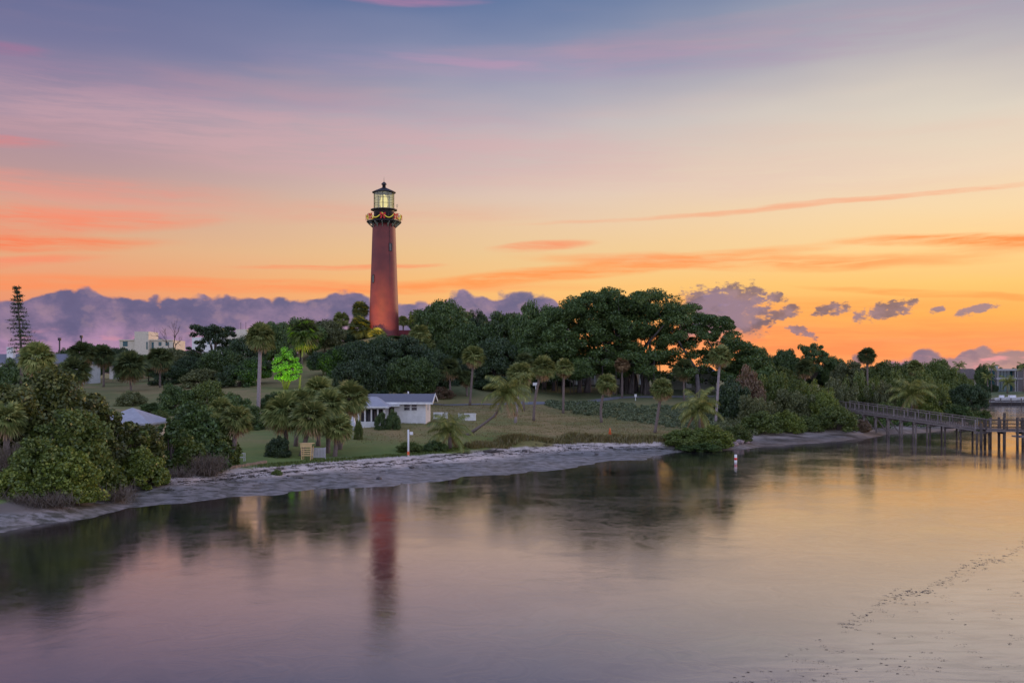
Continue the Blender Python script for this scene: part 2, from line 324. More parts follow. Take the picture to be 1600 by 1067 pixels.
def _ground(N):
    g = N.n('ShaderNodeNewGeometry'); P = g.outputs['Position']
    s = N.n('ShaderNodeSeparateXYZ'); N.put(s.inputs[0], P); x, y, z = s.outputs
    n1 = N.noise(P, .07, 4, .6); n2 = N.noise(P, .6, 5, .65); n3 = N.noise(P, 5.0, 4, .6); n4 = N.noise(N.vm('MULTIPLY', P, (.5, 1.2, 1)), .25, 5, .65)
    grass = N.mix(N.mr(n1, .40, .58), (.15, .165, .045, 1), (.30, .215, .09, 1))
    grass = N.mix(N.mr(n2, .42, .68), grass, (.23, .20, .06, 1))
    grass = N.mix(N.m('MULTIPLY', N.mr(n3, .35, .75), .55), grass, (.10, .09, .033, 1))
    # greener strip by the shore on the left lawn
    gm = N.m('MULTIPLY', N.mr(N.m('ADD', z, N.m('MULTIPLY', N.m('SUBTRACT', n1, .5), 2.0)), 2.5, 1.3), N.mr(x, 4.0, -6.0))
    grass = N.mix(N.m('MULTIPLY', gm, .8), grass, N.mix(N.mr(n2, .3, .7), (.10, .19, .03, 1), (.16, .23, .045, 1)))
    far = N.mr(y, 150, 172)
    grass = N.mix(N.m('MULTIPLY', far, N.mr(x, -30.0, -12.0)), grass, N.mix(N.mr(n2, .3, .7), (.08, .12, .04, 1), (.13, .14, .06, 1)))
    sand = N.mix(N.mr(n2, .35, .7), (.68, .58, .53, 1), (.50, .42, .38, 1))
    sand = N.mix(N.m('MULTIPLY', N.mr(n3, .55, .75), .5), sand, (.14, .11, .10, 1))
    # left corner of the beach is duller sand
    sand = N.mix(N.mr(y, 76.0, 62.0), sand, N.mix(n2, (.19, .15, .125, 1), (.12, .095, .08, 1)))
    wet = N.mr(N.m('ADD', z, N.m('MULTIPLY', N.m('SUBTRACT', n4, .5), .34)), .56, .34)
    weed = N.noise(N.vm('MULTIPLY', P, (.7, .9, 1)), 1.5, 9, .74)
    wetc = N.mix(N.mr(weed, .38, .62), (.31, .285, .28, 1), (.085, .08, .06, 1))
    sand = N.mix(wet, sand, wetc)
    mud = N.mix(N.mr(n2, .35, .65), (.10, .075, .06, 1), (.20, .155, .13, 1))
    sand = N.mix(N.m('MULTIPLY', N.mr(x, 20.0, 27.0), N.mr(n4, .36, .56, 1.0, .45)), sand, mud)
    sand = N.mix(N.m('MULTIPLY', N.mr(x, 20.0, 27.0), N.mr(n4, .34, .5, .9, .25)), sand, N.mix(N.mr(n2, .4, .6), (.05, .038, .03, 1), (.11, .085, .07, 1)))
    edge = N.m('ADD', z, N.m('MULTIPLY', N.m('SUBTRACT', n2, .5), .45))
    gf = N.mr(edge, .80, .95)
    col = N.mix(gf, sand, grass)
    sn = N.n('ShaderNodeSeparateXYZ'); N.put(sn.inputs[0], g.outputs['True Normal'])
    dirt = N.mix(n3, (.05, .035, .028, 1), (.12, .085, .065, 1))
    col = N.mix(N.m('MULTIPLY', N.mr(sn.outputs[2], .90, .80), N.mr(y, 125.0, 115.0)), col, dirt)
    rough = N.m('MULTIPLY_ADD', N.m('MULTIPLY', N.m('MULTIPLY', wet, N.mr(x, 26.0, 18.0)), N.m('SUBTRACT', 1.0, gf)), -.5, .92)
    hb = N.m('ADD', N.m('MULTIPLY', n3, .5), n2)
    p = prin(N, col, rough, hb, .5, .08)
    return p
M['ground'] = mat('ground', _ground)

def _water(N):
    g = N.n('ShaderNodeNewGeometry'); P = g.outputs['Position']
    s = N.n('ShaderNodeSeparateXYZ'); N.put(s.inputs[0], P); x, y, z = s.outputs
    big = N.noise(N.vm('MULTIPLY', P, (.05, .12, 1)), 1.0, 4, .55)
    fine = N.noise(N.vm('MULTIPLY', P, (1.3, 3.2, 1)), 1.0, 4, .6, .6)
    # sand bar showing through the shallow water at the lower right
    d = N.m('SUBTRACT', N.m('MULTIPLY', N.m('SUBTRACT', x, 5.0), .749), N.m('MULTIPLY', N.m('SUBTRACT', y, 26.4), .663))
    d = N.m('ADD', d, N.m('MULTIPLY', N.m('SUBTRACT', big, .5), 5.0))
    bar = N.mr(d, -3.0, 3.0)
    stre = N.noise(N.vm('MULTIPLY', P, (.35, 1.6, 1)), 1.0, 6, .65, .8)
    shal = N.mix(N.mr(stre, .44, .62), (.42, .33, .22, 1), (.15, .115, .09, 1))
    col = N.mix(bar, (.06, .055, .06, 1), shal)
    warp = N.n('ShaderNodeTexNoise'); N.put(warp.inputs['Vector'], N.vm('MULTIPLY', P, (.06, .06, 1))); warp.inputs['Detail'].default_value = 2
    PW = N.vm('ADD', P, N.vm('MULTIPLY', N.vm('SUBTRACT', warp.outputs['Color'], (.5, .5, .5)), (9.0, 9.0, 0)))
    silk = N.noise(N.vm('MULTIPLY', PW, (1.3, 1.9, 1)), 1.0, 7, .68, .5)
    swell = N.noise(N.vm('MULTIPLY', PW, (.12, .13, 1)), 1.0, 4, .55)
    rough = N.m('ADD', N.m('MULTIPLY', N.mr(swell, .35, .65), .06), N.m('MULTIPLY_ADD', N.mr(silk, .3, .7), .06, .055))
    b = N.n('ShaderNodeBump'); b.inputs['Distance'].default_value = .05
    N.put(b.inputs['Strength'], N.mr(big, .3, .7, .07, .18))
    N.put(b.inputs['Height'], N.m('MULTIPLY', silk, .55))
    lw = N.n('ShaderNodeLayerWeight'); lw.inputs['Blend'].default_value = .5
    fac = N.mr(lw.outputs['Facing'], .55, .97, .27, .96, smooth=False)
    fac = N.m('MULTIPLY', fac, N.mr(silk, .3, .7, .90, 1.0))
    df = N.n('ShaderNodeBsdfDiffuse'); N.put(df.inputs[0], N.mix(bar, (.022, .021, .022, 1), shal))
    gl = N.n('ShaderNodeBsdfGlossy'); gl.distribution = 'MULTI_GGX'; gl.inputs[0].default_value = (.80, .78, .79, 1); N.put(gl.inputs['Roughness'], rough); N.put(gl.inputs['Normal'], b.outputs[0])
    mx = N.n('ShaderNodeMixShader'); N.put(mx.inputs[0], fac)
    N.t.links.new(df.outputs[0], mx.inputs[1]); N.t.links.new(gl.outputs[0], mx.inputs[2])
    return mx.outputs[0]
M['water'] = mat('water', _water)

# ============================================================ mesh helpers
class MB:
    def __init__(s): s.v = []; s.f = []; s.nv = 0; s.sm = []
    def add(s, v, f, smooth=False):
        v = np.asarray(v, float).reshape(-1, 3); f = [tuple(i + s.nv for i in q) for q in f]
        s.v.append(v); s.f += f; s.sm += [smooth] * len(f); s.nv += len(v); return s
    def box(s, c, size, rz=0.0):
        cx, cy, cz = c; a, b, h = (q / 2 for q in size)
        v = np.array([(-a, -b, -h), (a, -b, -h), (a, b, -h), (-a, b, -h), (-a, -b, h), (a, -b, h), (a, b, h), (-a, b, h)])
        co, si = math.cos(rz), math.sin(rz)
        v = np.stack([v[:, 0] * co - v[:, 1] * si + cx, v[:, 0] * si + v[:, 1] * co + cy, v[:, 2] + cz], 1)
        return s.add(v, [(0, 3, 2, 1), (4, 5, 6, 7), (0, 1, 5, 4), (1, 2, 6, 5), (2, 3, 7, 6), (3, 0, 4, 7)])
    def b2(s, x0, x1, y0, y1, z0, z1):
        return s.box(((x0 + x1) / 2, (y0 + y1) / 2, (z0 + z1) / 2), (abs(x1 - x0), abs(y1 - y0), abs(z1 - z0)))
    def tube(s, pts, rad, n=8, cap=True):
        pts = [Vector(p) for p in pts]
        rad = [rad] * len(pts) if not hasattr(rad, '__len__') else rad
        V = []; Fs = []
        prev = None
        for i, p in enumerate(pts):
            d = (pts[min(i + 1, len(pts) - 1)] - pts[max(i - 1, 0)]).normalized()
            if prev is None:
                a = Vector((1, 0, 0)) if abs(d.x) < .9 else Vector((0, 1, 0))
                u = d.cross(a).normalized()
            else: u = (prev - d * prev.dot(d)).normalized()
            prev = u; w = d.cross(u)
            for k in range(n):
                t = 2 * math.pi * k / n
                V.append(p + (u * math.cos(t) + w * math.sin(t)) * rad[i])
        for i in range(len(pts) - 1):
            for k in range(n):
                a = i * n + k; b = i * n + (k + 1) % n
                Fs.append((a, b, b + n, a + n))
        if cap:
            Fs.append(tuple(reversed(range(n)))); Fs.append(tuple(range((len(pts) - 1) * n, len(pts) * n)))
        return s.add([tuple(v) for v in V], Fs, True)
    def beam(s, p0, p1, w, h):
        p0, p1 = Vector(p0), Vector(p1); d = (p1 - p0).normalized()
        up = Vector((0, 0, 1)) if abs(d.z) < .95 else Vector((1, 0, 0))
        a = d.cross(up).normalized() * w / 2; b = a.cross(d).normalized() * h / 2
        v = [p + q for p in (p0, p1) for q in (-a - b, a - b, a + b, -a + b)]
        return s.add([tuple(q) for q in v], [(0, 1, 2, 3), (7, 6, 5, 4), (0, 4, 5, 1), (1, 5, 6, 2), (2, 6, 7, 3), (3, 7, 4, 0)])
    def lathe(s, c, prof, n=24, smooth=True, rot=0.0):
        cx, cy, cz = c; V = []; Fs = []
        for r, z in prof:
            for k in range(n):
                t = 2 * math.pi * k / n + rot
                V.append((cx + r * math.cos(t), cy + r * math.sin(t), cz + z))
        for i in range(len(prof) - 1):
            for k in range(n):
                a = i * n + k; b = i * n + (k + 1) % n
                Fs.append((a, b, b + n, a + n))
        Fs.append(tuple(reversed(range(n)))); Fs.append(tuple(range((len(prof) - 1) * n, len(prof) * n)))
        return s.add(V, Fs, smooth)
    def quads(s, v):
        v = np.asarray(v).reshape(-1, 3); k = len(v) // 4
        s.v.append(v); s.f += [tuple(range(s.nv + 4 * i, s.nv + 4 * i + 4)) for i in range(k)]; s.sm += [False] * k; s.nv += len(v); return s
    def mesh(s, name, m):
        return mesh_np(name, np.concatenate(s.v), s.f, m, s.sm)
    def obj(s, name, m, parent=None):
        return newobj(name, s.mesh(name, m), parent)
def mesh_np(name, v, faces, m, sm=None):
    me = bpy.data.meshes.new(name)
    v = np.asarray(v, np.float32)
    if isinstance(faces, str):            # 'quads': every four vertices one face
        nq = len(v) // 4
        me.vertices.add(len(v)); me.vertices.foreach_set('co', v.ravel())
        me.loops.add(nq * 4); me.loops.foreach_set('vertex_index', np.arange(nq * 4, dtype=np.int32))
        me.polygons.add(nq); me.polygons.foreach_set('loop_start', np.arange(0, nq * 4, 4, dtype=np.int32))
    else:
        lt = np.array([len(f) for f in faces], np.int32); li = np.fromiter((i for f in faces for i in f), np.int32)
        me.vertices.add(len(v)); me.vertices.foreach_set('co', v.ravel())
        me.loops.add(len(li)); me.loops.foreach_set('vertex_index', li)
        me.polygons.add(len(lt)); me.polygons.foreach_set('loop_start', np.concatenate([[0], np.cumsum(lt)[:-1]]).astype(np.int32))
        if sm is not None: me.polygons.foreach_set('use_smooth', np.array(sm, bool))
    me.update(calc_edges=True); me.validate()
    me.materials.append(m)
    return me
def newobj(name, me, parent=None):
    o = bpy.data.objects.new(name, me); COL.objects.link(o)
    if parent is not None:
        o.parent = parent
        # geometry given in world space for things whose root sits at a place
    return o
def tag(o, label, cat, group=None):
    o['label'] = label; o['category'] = cat
    if group: o['group'] = group
    return o
def empty(name, loc=(0, 0, 0), rz=0.0):
    o = bpy.data.objects.new(name, None); COL.objects.link(o); o.location = loc; o.rotation_euler = (0, 0, rz)
    o.empty_display_size = .3
    return o
def thing(name, label, cat, loc=(0, 0, 0), rz=0.0, group=None):
    return tag(empty(name, loc, rz), label, cat, group)

# ============================================================ terrain
COLS = {
 -900: [(15, -1.5), (30, -.6), (34, 0), (40, .9), (55, 2), (100, 4), (200, 6), (1500, 8)],
 0: [(40, -1.2), (52.2, 0), (54.6, .28), (56.5, .9), (66, 1.7), (90, 2.6), (140, 4.8), (180, 6.2), (230, 7), (1500, 8)],
 200: [(46, -1.2), (59.8, 0), (67, .3), (71, .8), (75, 1.2), (100, 3), (130, 4), (180, 6.1), (230, 7), (1500, 8)],
 400: [(52, -1.2), (66.7, 0), (72.5, .3), (76.8, .8), (80, 1.1), (115, 2.8), (147, 5.5), (190, 8.3), (230, 10), (300, 9), (1500, 8)],
 520: [(56, -1.2), (70.3, 0), (76.5, .3), (82.9, .8), (110, 2.6), (135, 4), (160, 6.5), (190, 10.5), (213, 14.5), (240, 14), (300, 10), (1500, 8)],
 600: [(58, -1.2), (72.7, 0), (80.5, .3), (86.6, .8), (107, 2.75), (116, 2.8), (125, 2.9), (150, 4.5), (180, 8), (205, 15.5), (225, 15.5), (260, 11), (400, 8), (1500, 8)],
 700: [(62, -1.2), (76.6, 0), (84.5, .28), (90.7, .8), (93, 1.15), (108, 2.55), (153, 3.4), (160, 4.4), (168, 6.2), (180, 8), (210, 12), (230, 12), (400, 8), (1500, 8)],
 800: [(66, -1.2), (80.5, 0), (90, .28), (98.5, .75), (100.2, 1.7), (130, 2.4), (153, 3.4), (165, 5), (190, 7), (300, 8), (1500, 8)],
 900: [(72, -1.2), (86.5, 0), (97, .25), (104.3, .7), (105.6, 1.45), (135, 1.95), (160, 3.2), (170, 4), (185, 5.4), (300, 7), (1500, 8)],
 1000: [(80, -1.2), (95, 0), (101.5, .2), (105.7, .6), (107, 1.25), (135, 2), (150, 2.6), (165, 3.7), (185, 5.5), (300, 7), (1500, 8)],
 1100: [(90, -1.2), (105, 0), (107.5, .2), (109, .5), (112, 1.1), (140, 2), (185, 5), (300, 7), (1500, 8)],
 1200: [(96, -1.2), (111, 0), (114, .12), (118, .3), (121.5, 1.0), (150, 2.5), (200, 5), (300, 6), (1500, 7)],
 1310: [(104, -1.2), (119.6, 0), (124, .22), (128, .9), (160, 2.5), (200, 4), (300, 5), (1500, 6)],
 1400: [(118, -1.2), (135, 0), (140, .5), (160, 1.2), (200, 3), (246, 3), (262, 1.4), (290, 2.5), (1500, 6)],
 1480: [(125, -1.2), (142, 0), (146, .5), (165, 1.4), (205, 1.2), (225, -.6), (258, -1.2), (261.6, -1.2), (262, 1.15), (290, 2.6), (1500, 6)],
 1530: [(150, -1.2), (176, -.1), (181, .35), (192, .4), (197, -.5), (215, -1.2), (258, -1.2), (261.6, -1.2), (262, 1.15), (290, 2.6), (1500, 6)],
 1556: [(20, -1.5), (258, -1.5), (261.6, -1.5), (262, 1.15), (290, 2.6), (1500, 6)],
 3600: [(20, -1.5), (258, -1.5), (261.6, -1.5), (262, 1.15), (290, 2.6), (1500, 6)],
}
_k = sorted(COLS)
def gz(px, Y):
    px = np.asarray(px, float); Y = np.asarray(Y, float)
    px, Y = np.broadcast_arrays(px, Y)
    out = np.zeros(px.shape)
    vals = np.stack([np.interp(Y, [p[0] for p in COLS[k]], [p[1] for p in COLS[k]]) for k in _k])
    pc = np.clip(px, _k[0], _k[-1]); i = np.clip(np.searchsorted(_k, pc) - 1, 0, len(_k) - 2)
    ks = np.array(_k, float); f = (pc - ks[i]) / (ks[i + 1] - ks[i])
    f = f * f * (3 - 2 * f) * .5 + f * .5
    a = np.take_along_axis(vals, i[None], 0)[0]; b = np.take_along_axis(vals, (i + 1)[None], 0)[0]
    out = a * (1 - f) + b * f
    X = (px - 800) / F * Y
    nz = (np.sin(X * .9 + Y * .5) + np.sin(X * 1.7 - Y * 1.1 + 1) * .6 + np.sin(X * .37 + Y * .23) * 1.3) * .035
    nz += (np.sin(X * 3.1 + Y * .8 + 2) + np.sin(Y * 2.7 - X * 1.3)) * .012
    nz = nz * np.clip((262 - Y) * .3, 0, 1)
    return out + nz * np.clip(1.0 - np.abs(out - .5) * .12, .35, 1)
def gzs(px, Y): return float(gz(px, Y))
def X(px, Y): return (px - 800) / F * Y
def Z(py, Y): return CAMZ + (HY - py) / F * Y
def P(px, Y, dz=0.0): return Vector((X(px, Y), Y, gzs(px, Y) + dz))
def wz(x, y): return gzs(800 + F * x / y, y)

pxs = np.concatenate([np.arange(-3600, -240, 80), np.arange(-240, 1500, 7.0), np.arange(1500, 1720, 6.5), np.arange(1720, 4200, 80)])
Ys = np.concatenate([np.arange(18, 46, 2.0), np.arange(46, 132, .62), np.arange(132, 258, 1.6), np.array([258, 261.5, 261.6, 262.0, 262.4, 264]), np.arange(266, 330, 4), np.geomspace(330, 6000, 20)])
PX, YY = np.meshgrid(pxs, Ys); ZZ = gz(PX, YY)
vv = np.stack([(PX - 800) / F * YY, YY, ZZ], -1).reshape(-1, 3)
nc = len(pxs); nr = len(Ys)
idx = np.arange(nc * nr).reshape(nr, nc)
ff = np.stack([idx[:-1, :-1], idx[:-1, 1:], idx[1:, 1:], idx[1:, :-1]], -1).reshape(-1, 4)
me = bpy.data.meshes.new('ground')
me.vertices.add(len(vv)); me.vertices.foreach_set('co', vv.astype(np.float32).ravel())
me.loops.add(ff.size); me.loops.foreach_set('vertex_index', ff.astype(np.int32).ravel())
me.polygons.add(len(ff)); me.polygons.foreach_set('loop_start', np.arange(0, ff.size, 4, dtype=np.int32))
me.polygons.foreach_set('use_smooth', np.ones(len(ff), bool))
me.update(calc_edges=True); me.materials.append(M['ground'])
go = newobj('ground', me); go['kind'] = 'structure'
MB().add([(-7000, -200, 0), (7000, -200, 0), (7000, 7000, 0), (-7000, 7000, 0)], [(0, 1, 2, 3)]).obj('water', M['water'])['kind'] = 'structure'
MB().add([(-7000, -200, -2.2), (7000, -200, -2.2), (7000, 17, -2.2), (-7000, 17, -2.2)], [(0, 1, 2, 3)]).obj('river_bed', M['ground'])['kind'] = 'structure'

def strip(name, pts, width, m, dz=.05):
    """a path draped over the ground; pts are (px, Y)"""
    W = []
    for (a, b) in zip(pts[:-1], pts[1:]):
        for t in np.linspace(0, 1, 24, endpoint=False):
            W.append(Vector((X(a[0], a[1]) * (1 - t) + X(b[0], b[1]) * t, a[1] * (1 - t) + b[1] * t, 0)))
    W.append(Vector((X(*pts[-1]), pts[-1][1], 0)))
    V = []; Fs = []
    for i, p in enumerate(W):
        d = (W[min(i + 1, len(W) - 1)] - W[max(i - 1, 0)]).normalized(); n = Vector((-d.y, d.x, 0)) * width / 2
        for q in (p - n, p, p + n): V.append((q.x, q.y, wz(q.x, q.y) + dz))
        if i:
            a = 3 * (i - 1); Fs += [(a, a + 1, a + 4, a + 3), (a + 1, a + 2, a + 5, a + 4)]
    o = MB().add(V, Fs, True).obj(name, m); o['kind'] = 'structure'; return o
strip('path', [(630, 146), (700, 150), (780, 152), (880, 158), (960, 168), (1120, 172)], 2.6, M['asphalt'])
strip('path', [(190, 100), (240, 101), (300, 103), (380, 108)], 2.4, M['asphalt'])

# ============================================================ foliage
def rdirs(rng, n):
    v = rng.normal(size=(n, 3)); return v / np.linalg.norm(v, axis=1, keepdims=True)
def leaf_quads(rng, pos, outw, size, up=.5, aspect=.5):
    n = len(pos)
    nrm = outw * .5 + rdirs(rng, n) * .8 + np.array([0, 0, up]); nrm /= np.linalg.norm(nrm, axis=1, keepdims=True)
    t = np.cross(nrm, rdirs(rng, n)); t /= np.linalg.norm(t, axis=1, keepdims=True) + 1e-9
    b = np.cross(nrm, t)
    s = (size * rng.uniform(.45, 1.6, n))[:, None]
    return np.stack([pos - t * s, pos + b * s * aspect, pos + t * s, pos - b * s * aspect], 1).reshape(-1, 3)
def clump_leaves(rng, cen, rad, n, size, flat=.75, up=.5, aspect=.55):
    out = []
    for c, r in zip(cen, rad):
        d = rdirs(rng, n); rr = r * (.35 + .65 * rng.uniform(0, 1, n) ** .5)
        # lumpy: subclumps
        pos = c + d * rr[:, None] * np.array([1, 1, flat])
        out.append(leaf_quads(rng, pos, d, size, up, aspect))
    return np.concatenate(out)
def crown_centres(rng, shape, K):
    """clump centres in a unit crown: radius 1 sideways, z 0..1; returns centres, radii"""
    C, Rr = [], []
    while len(C) < K:
        d = rng.normal(size=3); d /= np.linalg.norm(d)
        u = rng.uniform(0, 1)
        if shape == 'dome':       # broadleaf tree crown from 0.28 up
            if d[2] < -.8: continue
            r = .55 + .38 * u ** .5
            p = np.array([d[0] * r * .92, d[1] * r * .92, .53 + d[2] * r * .44])
            p[:2] *= 1 + .12 * math.sin(3 * math.atan2(d[1], d[0]) + 1.3)
            rad = rng.uniform(.15, .25)
        elif shape == 'flat':     # wide flat-topped
            if d[2] < -.2: continue
            r = rng.uniform(.3, .95)
            a = rng.uniform(0, 6.283); lev = rng.choice([.5, .66, .8, .9])
            p = np.array([math.cos(a) * r * (1.25 - lev * .6), math.sin(a) * r * (1.25 - lev * .6), lev + rng.normal() * .03])
            rad = rng.uniform(.10, .20)
        elif shape == 'bush':     # down to the ground
            if d[2] < -.1: continue
            r = .45 + .42 * u ** .5
            p = np.array([d[0] * r, d[1] * r, .12 + d[2] * r * .92]); rad = rng.uniform(.16, .28)
        elif shape == 'scrub':    # ragged, spiky upright shoots
            a = rng.uniform(0, 6.283); r = .85 * rng.uniform(0, 1) ** .5
            h = rng.uniform(.1, .95) * (1 - .35 * r)
            p = np.array([math.cos(a) * r, math.sin(a) * r, h]); rad = rng.uniform(.10, .2)
        C.append(p); Rr.append(rad)
    return np.array(C), np.array(Rr)
CROWN = {}
def crown_mesh(shape, k):
    key = (shape, k)
    if key in CROWN: return CROWN[key]
    rng = np.random.default_rng(100 + k * 7 + len(shape) * 13)
    K, n, size, flat = {'dome': (120, 240, .025, .62), 'flat': (70, 190, .023, .45), 'bush': (70, 210, .034, .7), 'scrub': (70, 140, .027, 1.3)}[shape]
    C, Rr = crown_centres(rng, shape, K)
    v = []
    for c, r in zip(C, Rr):
        d = rdirs(rng, n); rr = r * (.3 + .7 * rng.uniform(0, 1, n) ** .6)
        pos = c + d * rr[:, None] * np.array([1, 1, flat * (.8 if shape != 'bush' else .9)])
        if shape == 'bush': pos[:, 2] = np.abs(pos[:, 2])
        v.append(leaf_quads(rng, pos, d, size, .5, .55))
    v = np.concatenate(v)
    me = mesh_np('crown', v, 'quads', M['leaf_mid'])
    # trunk and limbs in the same unit space
    mb = MB()
    if shape in ('dome', 'flat'):
        fk = .26
        mb.tube([(0, 0, -.03), (.01, 0, fk * .5), (.015, .01, fk)], [.045, .035, .03], 8)
        sel = rng.choice(len(C), 12, replace=False)
        for i in sel:
            c = C[i]; m1 = np.array([c[0] * .4, c[1] * .4, fk + (c[2] - fk) * .5])
            mb.tube([(0, 0, fk - .05), tuple(m1), tuple(c)], [.026, .016, .005], 5)
    else:
        for i in rng.choice(len(C), 8, replace=False):
            c = C[i]; mb.tube([(c[0] * .15, c[1] * .15, -.02), (c[0] * .5, c[1] * .5, c[2] * .6), tuple(c)], [.02, .013, .004], 5)
    tm = mb.mesh('trunk', M['bark'])
    CROWN[key] = (me, tm); return CROWN[key]
def setmat(o, m):
    o.material_slots[0].link = 'OBJECT'; o.material_slots[0].material = m
NAMES = {'dome': 'broadleaf_tree', 'flat': 'flat_topped_tree', 'bush': 'shrub', 'scrub': 'coastal_shrub'}
def plant(shape, px, Y, pytop, hw, m, label, k=None, cat=None, group=None, sink=.1, depth=1.0, name=None, zb=None):
    k = random.randrange(3) if k is None else k
    p = P(px, Y, -sink)
    if zb is not None: p.z = zb
    h = Z(pytop, Y) - p.z
    r = hw / F * Y
    o = thing(name or NAMES[shape], label, cat or ('tree' if shape in ('dome', 'flat') else 'shrub'), p, random.uniform(0, 6.28), group)
    cm, tm = crown_mesh(shape, k)
    t = newobj('trunk' if shape in ('dome', 'flat') else 'stems', tm, o)
    c = newobj('crown' if shape in ('dome', 'flat') else 'foliage', cm, o)
    setmat(c, M[m])
    for q in (t, c): q.scale = (r, r * depth, h)
    return o

# ---- fan palms
def fan_crown(seed, n, lo, hi, stem, blade, seg=13):
    rng = np.random.default_rng(seed); out = []
    for i in range(n):
        zc = lo + (hi - lo) * (i + .5) / n; a = i * 2.39996 + rng.normal() * .2
        zc = float(np.clip(zc + rng.normal() * .05, -1, 1)); rr = math.sqrt(1 - zc * zc)
        d = np.array([rr * math.cos(a), rr * math.sin(a), zc])
        s = np.cross(d, [0, 0, 1.0]); s = s / (np.linalg.norm(s) + 1e-6); nn = np.cross(s, d)
        st = stem * rng.uniform(.8, 1.1); bl = blade * rng.uniform(.85, 1.12)
        p = d * st
        # stem
        w = .012
        out.append(np.array([[0, 0, 0] + s * w, p + s * w, p - s * w, [0, 0, 0] - s * w]))
        tw = rng.normal() * .5
        s2 = s * math.cos(tw) + nn * math.sin(tw); n2 = -s * math.sin(tw) + nn * math.cos(tw)
        for j in range(seg):
            an = (j / (seg - 1) - .5) * 2.5 + rng.normal() * .04
            dj = math.cos(an) * d + math.sin(an) * s2
            side = -math.sin(an) * d + math.cos(an) * s2
            L = bl * (.72 + .28 * math.cos(an))
            mid = p + dj * L * .55 + n2 * .03
            tip = p + dj * L + np.array([0, 0, -.12 - .1 * rng.uniform()]) * L * 1.3
            ww = L * .085
            out.append(np.array([p, mid + side * ww, tip, mid - side * ww]))
    return np.concatenate(out)
FANS = [mesh_np('crown', fan_crown(s, 84, -.72, .98, .42, .60), 'quads', M['palm_green']) for s in (1, 2, 3)]
SKIRT = [mesh_np('dead_fronds', fan_crown(s, 20, -.97, -.45, .42, .6, 9), 'quads', M['palm_dead']) for s in (4, 5)]
def sabal(px, py, r, bpx, Y, label, m='palm_green', skirt=True, tr=.17, bend=0.0, group=None, bark='palm_bark', bY=None, squash=1.0, name='cabbage_palm'):
    b = P(bpx, bY or Y, -.15); hc = Vector((X(px, Y), Y, Z(py, Y)))
    o = thing(name, label, 'palm tree', b, 0, group)
    h = hc - b; rm = r / F * Y * (1.17 if Y > 96 else 1.0)
    mb = MB(); pts = []; rr = []
    for t in np.linspace(0, 1, 9):
        q = h * t + Vector((bend * math.sin(math.pi * t), 0, 0)); pts.append(q); rr.append(tr * (1.25 if t == 0 else 1.0 - .12 * t))
    mb.tube(pts, rr, 9).obj('trunk', M[bark], o)
    c = newobj('crown', random.choice(FANS), o); c.location = h; c.scale = (rm, rm, rm * squash); c.rotation_euler = (random.gauss(0, .08), random.gauss(0, .08), random.uniform(0, 6.28)); setmat(c, M[m])
    if skirt:
        s = newobj('dead_fronds', random.choice(SKIRT), o); s.location = h; s.scale = (rm * .85, rm * .85, rm * 1.0); s.rotation_euler = (0, 0, random.uniform(0, 6.28))
    return o
# ---- coconut palms
def coco_frond(e0, droop, seed):
    rng = np.random.default_rng(seed); q = []; pts = []; p = np.zeros(3); n = 16
    for i in range(n + 1):
        pts.append(p.copy()); e = e0 - droop * (i / n) ** 1.3; p = p + np.array([math.cos(e), 0, math.sin(e)]) / n
    mb = MB(); mb.tube(pts, [.016 * (1 - .85 * i / n) for i in range(n + 1)], 4)
    L = 34
    for j in range(2, L):
        t = j / L * n; i = min(int(t), n - 1); f = t - i; c = pts[i] * (1 - f) + pts[i + 1] * f; d = pts[i + 1] - pts[i]; d /= np.linalg.norm(d)
        ln = .30 * math.sin(math.pi * (.12 + .84 * j / L)) ** .6
        for sg in (-1, 1):
            dr = d * .55 + np.array([0, sg * .75, 0]) + np.array([0, 0, -.42 - .25 * rng.uniform()]); dr /= np.linalg.norm(dr)
            mid = c + dr * ln * .5; tip = c + dr * ln + np.array([0, 0, -.05]); w = d * .014
            q.append(np.array([c, mid + w, tip, mid - w]))
    mb.quads(np.concatenate(q))
    return mb.mesh('frond', M['coco_green'])
CF = [coco_frond(R(80), 1.5, 1), coco_frond(R(60), 1.9, 2), coco_frond(R(40), 1.8, 3), coco_frond(R(15), 1.5, 4), coco_frond(R(-15), 1.2, 5), coco_frond(R(-45), .7, 6)]
def coco(px, py, r, trunk_pts, Y, label, n=22, dead=3, m='coco_green', tr=.15):
    """trunk_pts: (px, py, Y) from the base up; crown at px,py"""
    b = P(trunk_pts[0][0], trunk_pts[0][2], -.15)
    o = thing('coconut_palm', label, 'palm tree', b)
    pts = [Vector((0, 0, 0))] + [Vector((X(a, y), y, Z(q, y))) - b for a, q, y in trunk_pts[1:]] + [Vector((X(px, Y), Y, Z(py, Y))) - b]
    MB().tube(pts, [tr * 1.4] + [tr * .85] * (len(pts) - 1), 9).obj('trunk', M['palm_bark'], o)
    rm = r / F * Y
    for i in range(n):
        k = min(int(i / n * 5.0), 4); a = i * 2.39996 + random.gauss(0, .15)
        f = newobj('frond', CF[k], o); f.location = pts[-1]; s = rm * random.uniform(.85, 1.12); f.scale = (s, s, s); f.rotation_euler = (random.gauss(0, .15), random.gauss(0, .1), a); setmat(f, M[m])
    for i in range(dead):
        f = newobj('frond', CF[5], o); f.location = pts[-1]; s = rm * .9; f.scale = (s, s, s); f.rotation_euler = (0, 0, i * 2.1 + .8); setmat(f, M['palm_dead']); f['label'] = 'dead brown hanging frond'
    return o

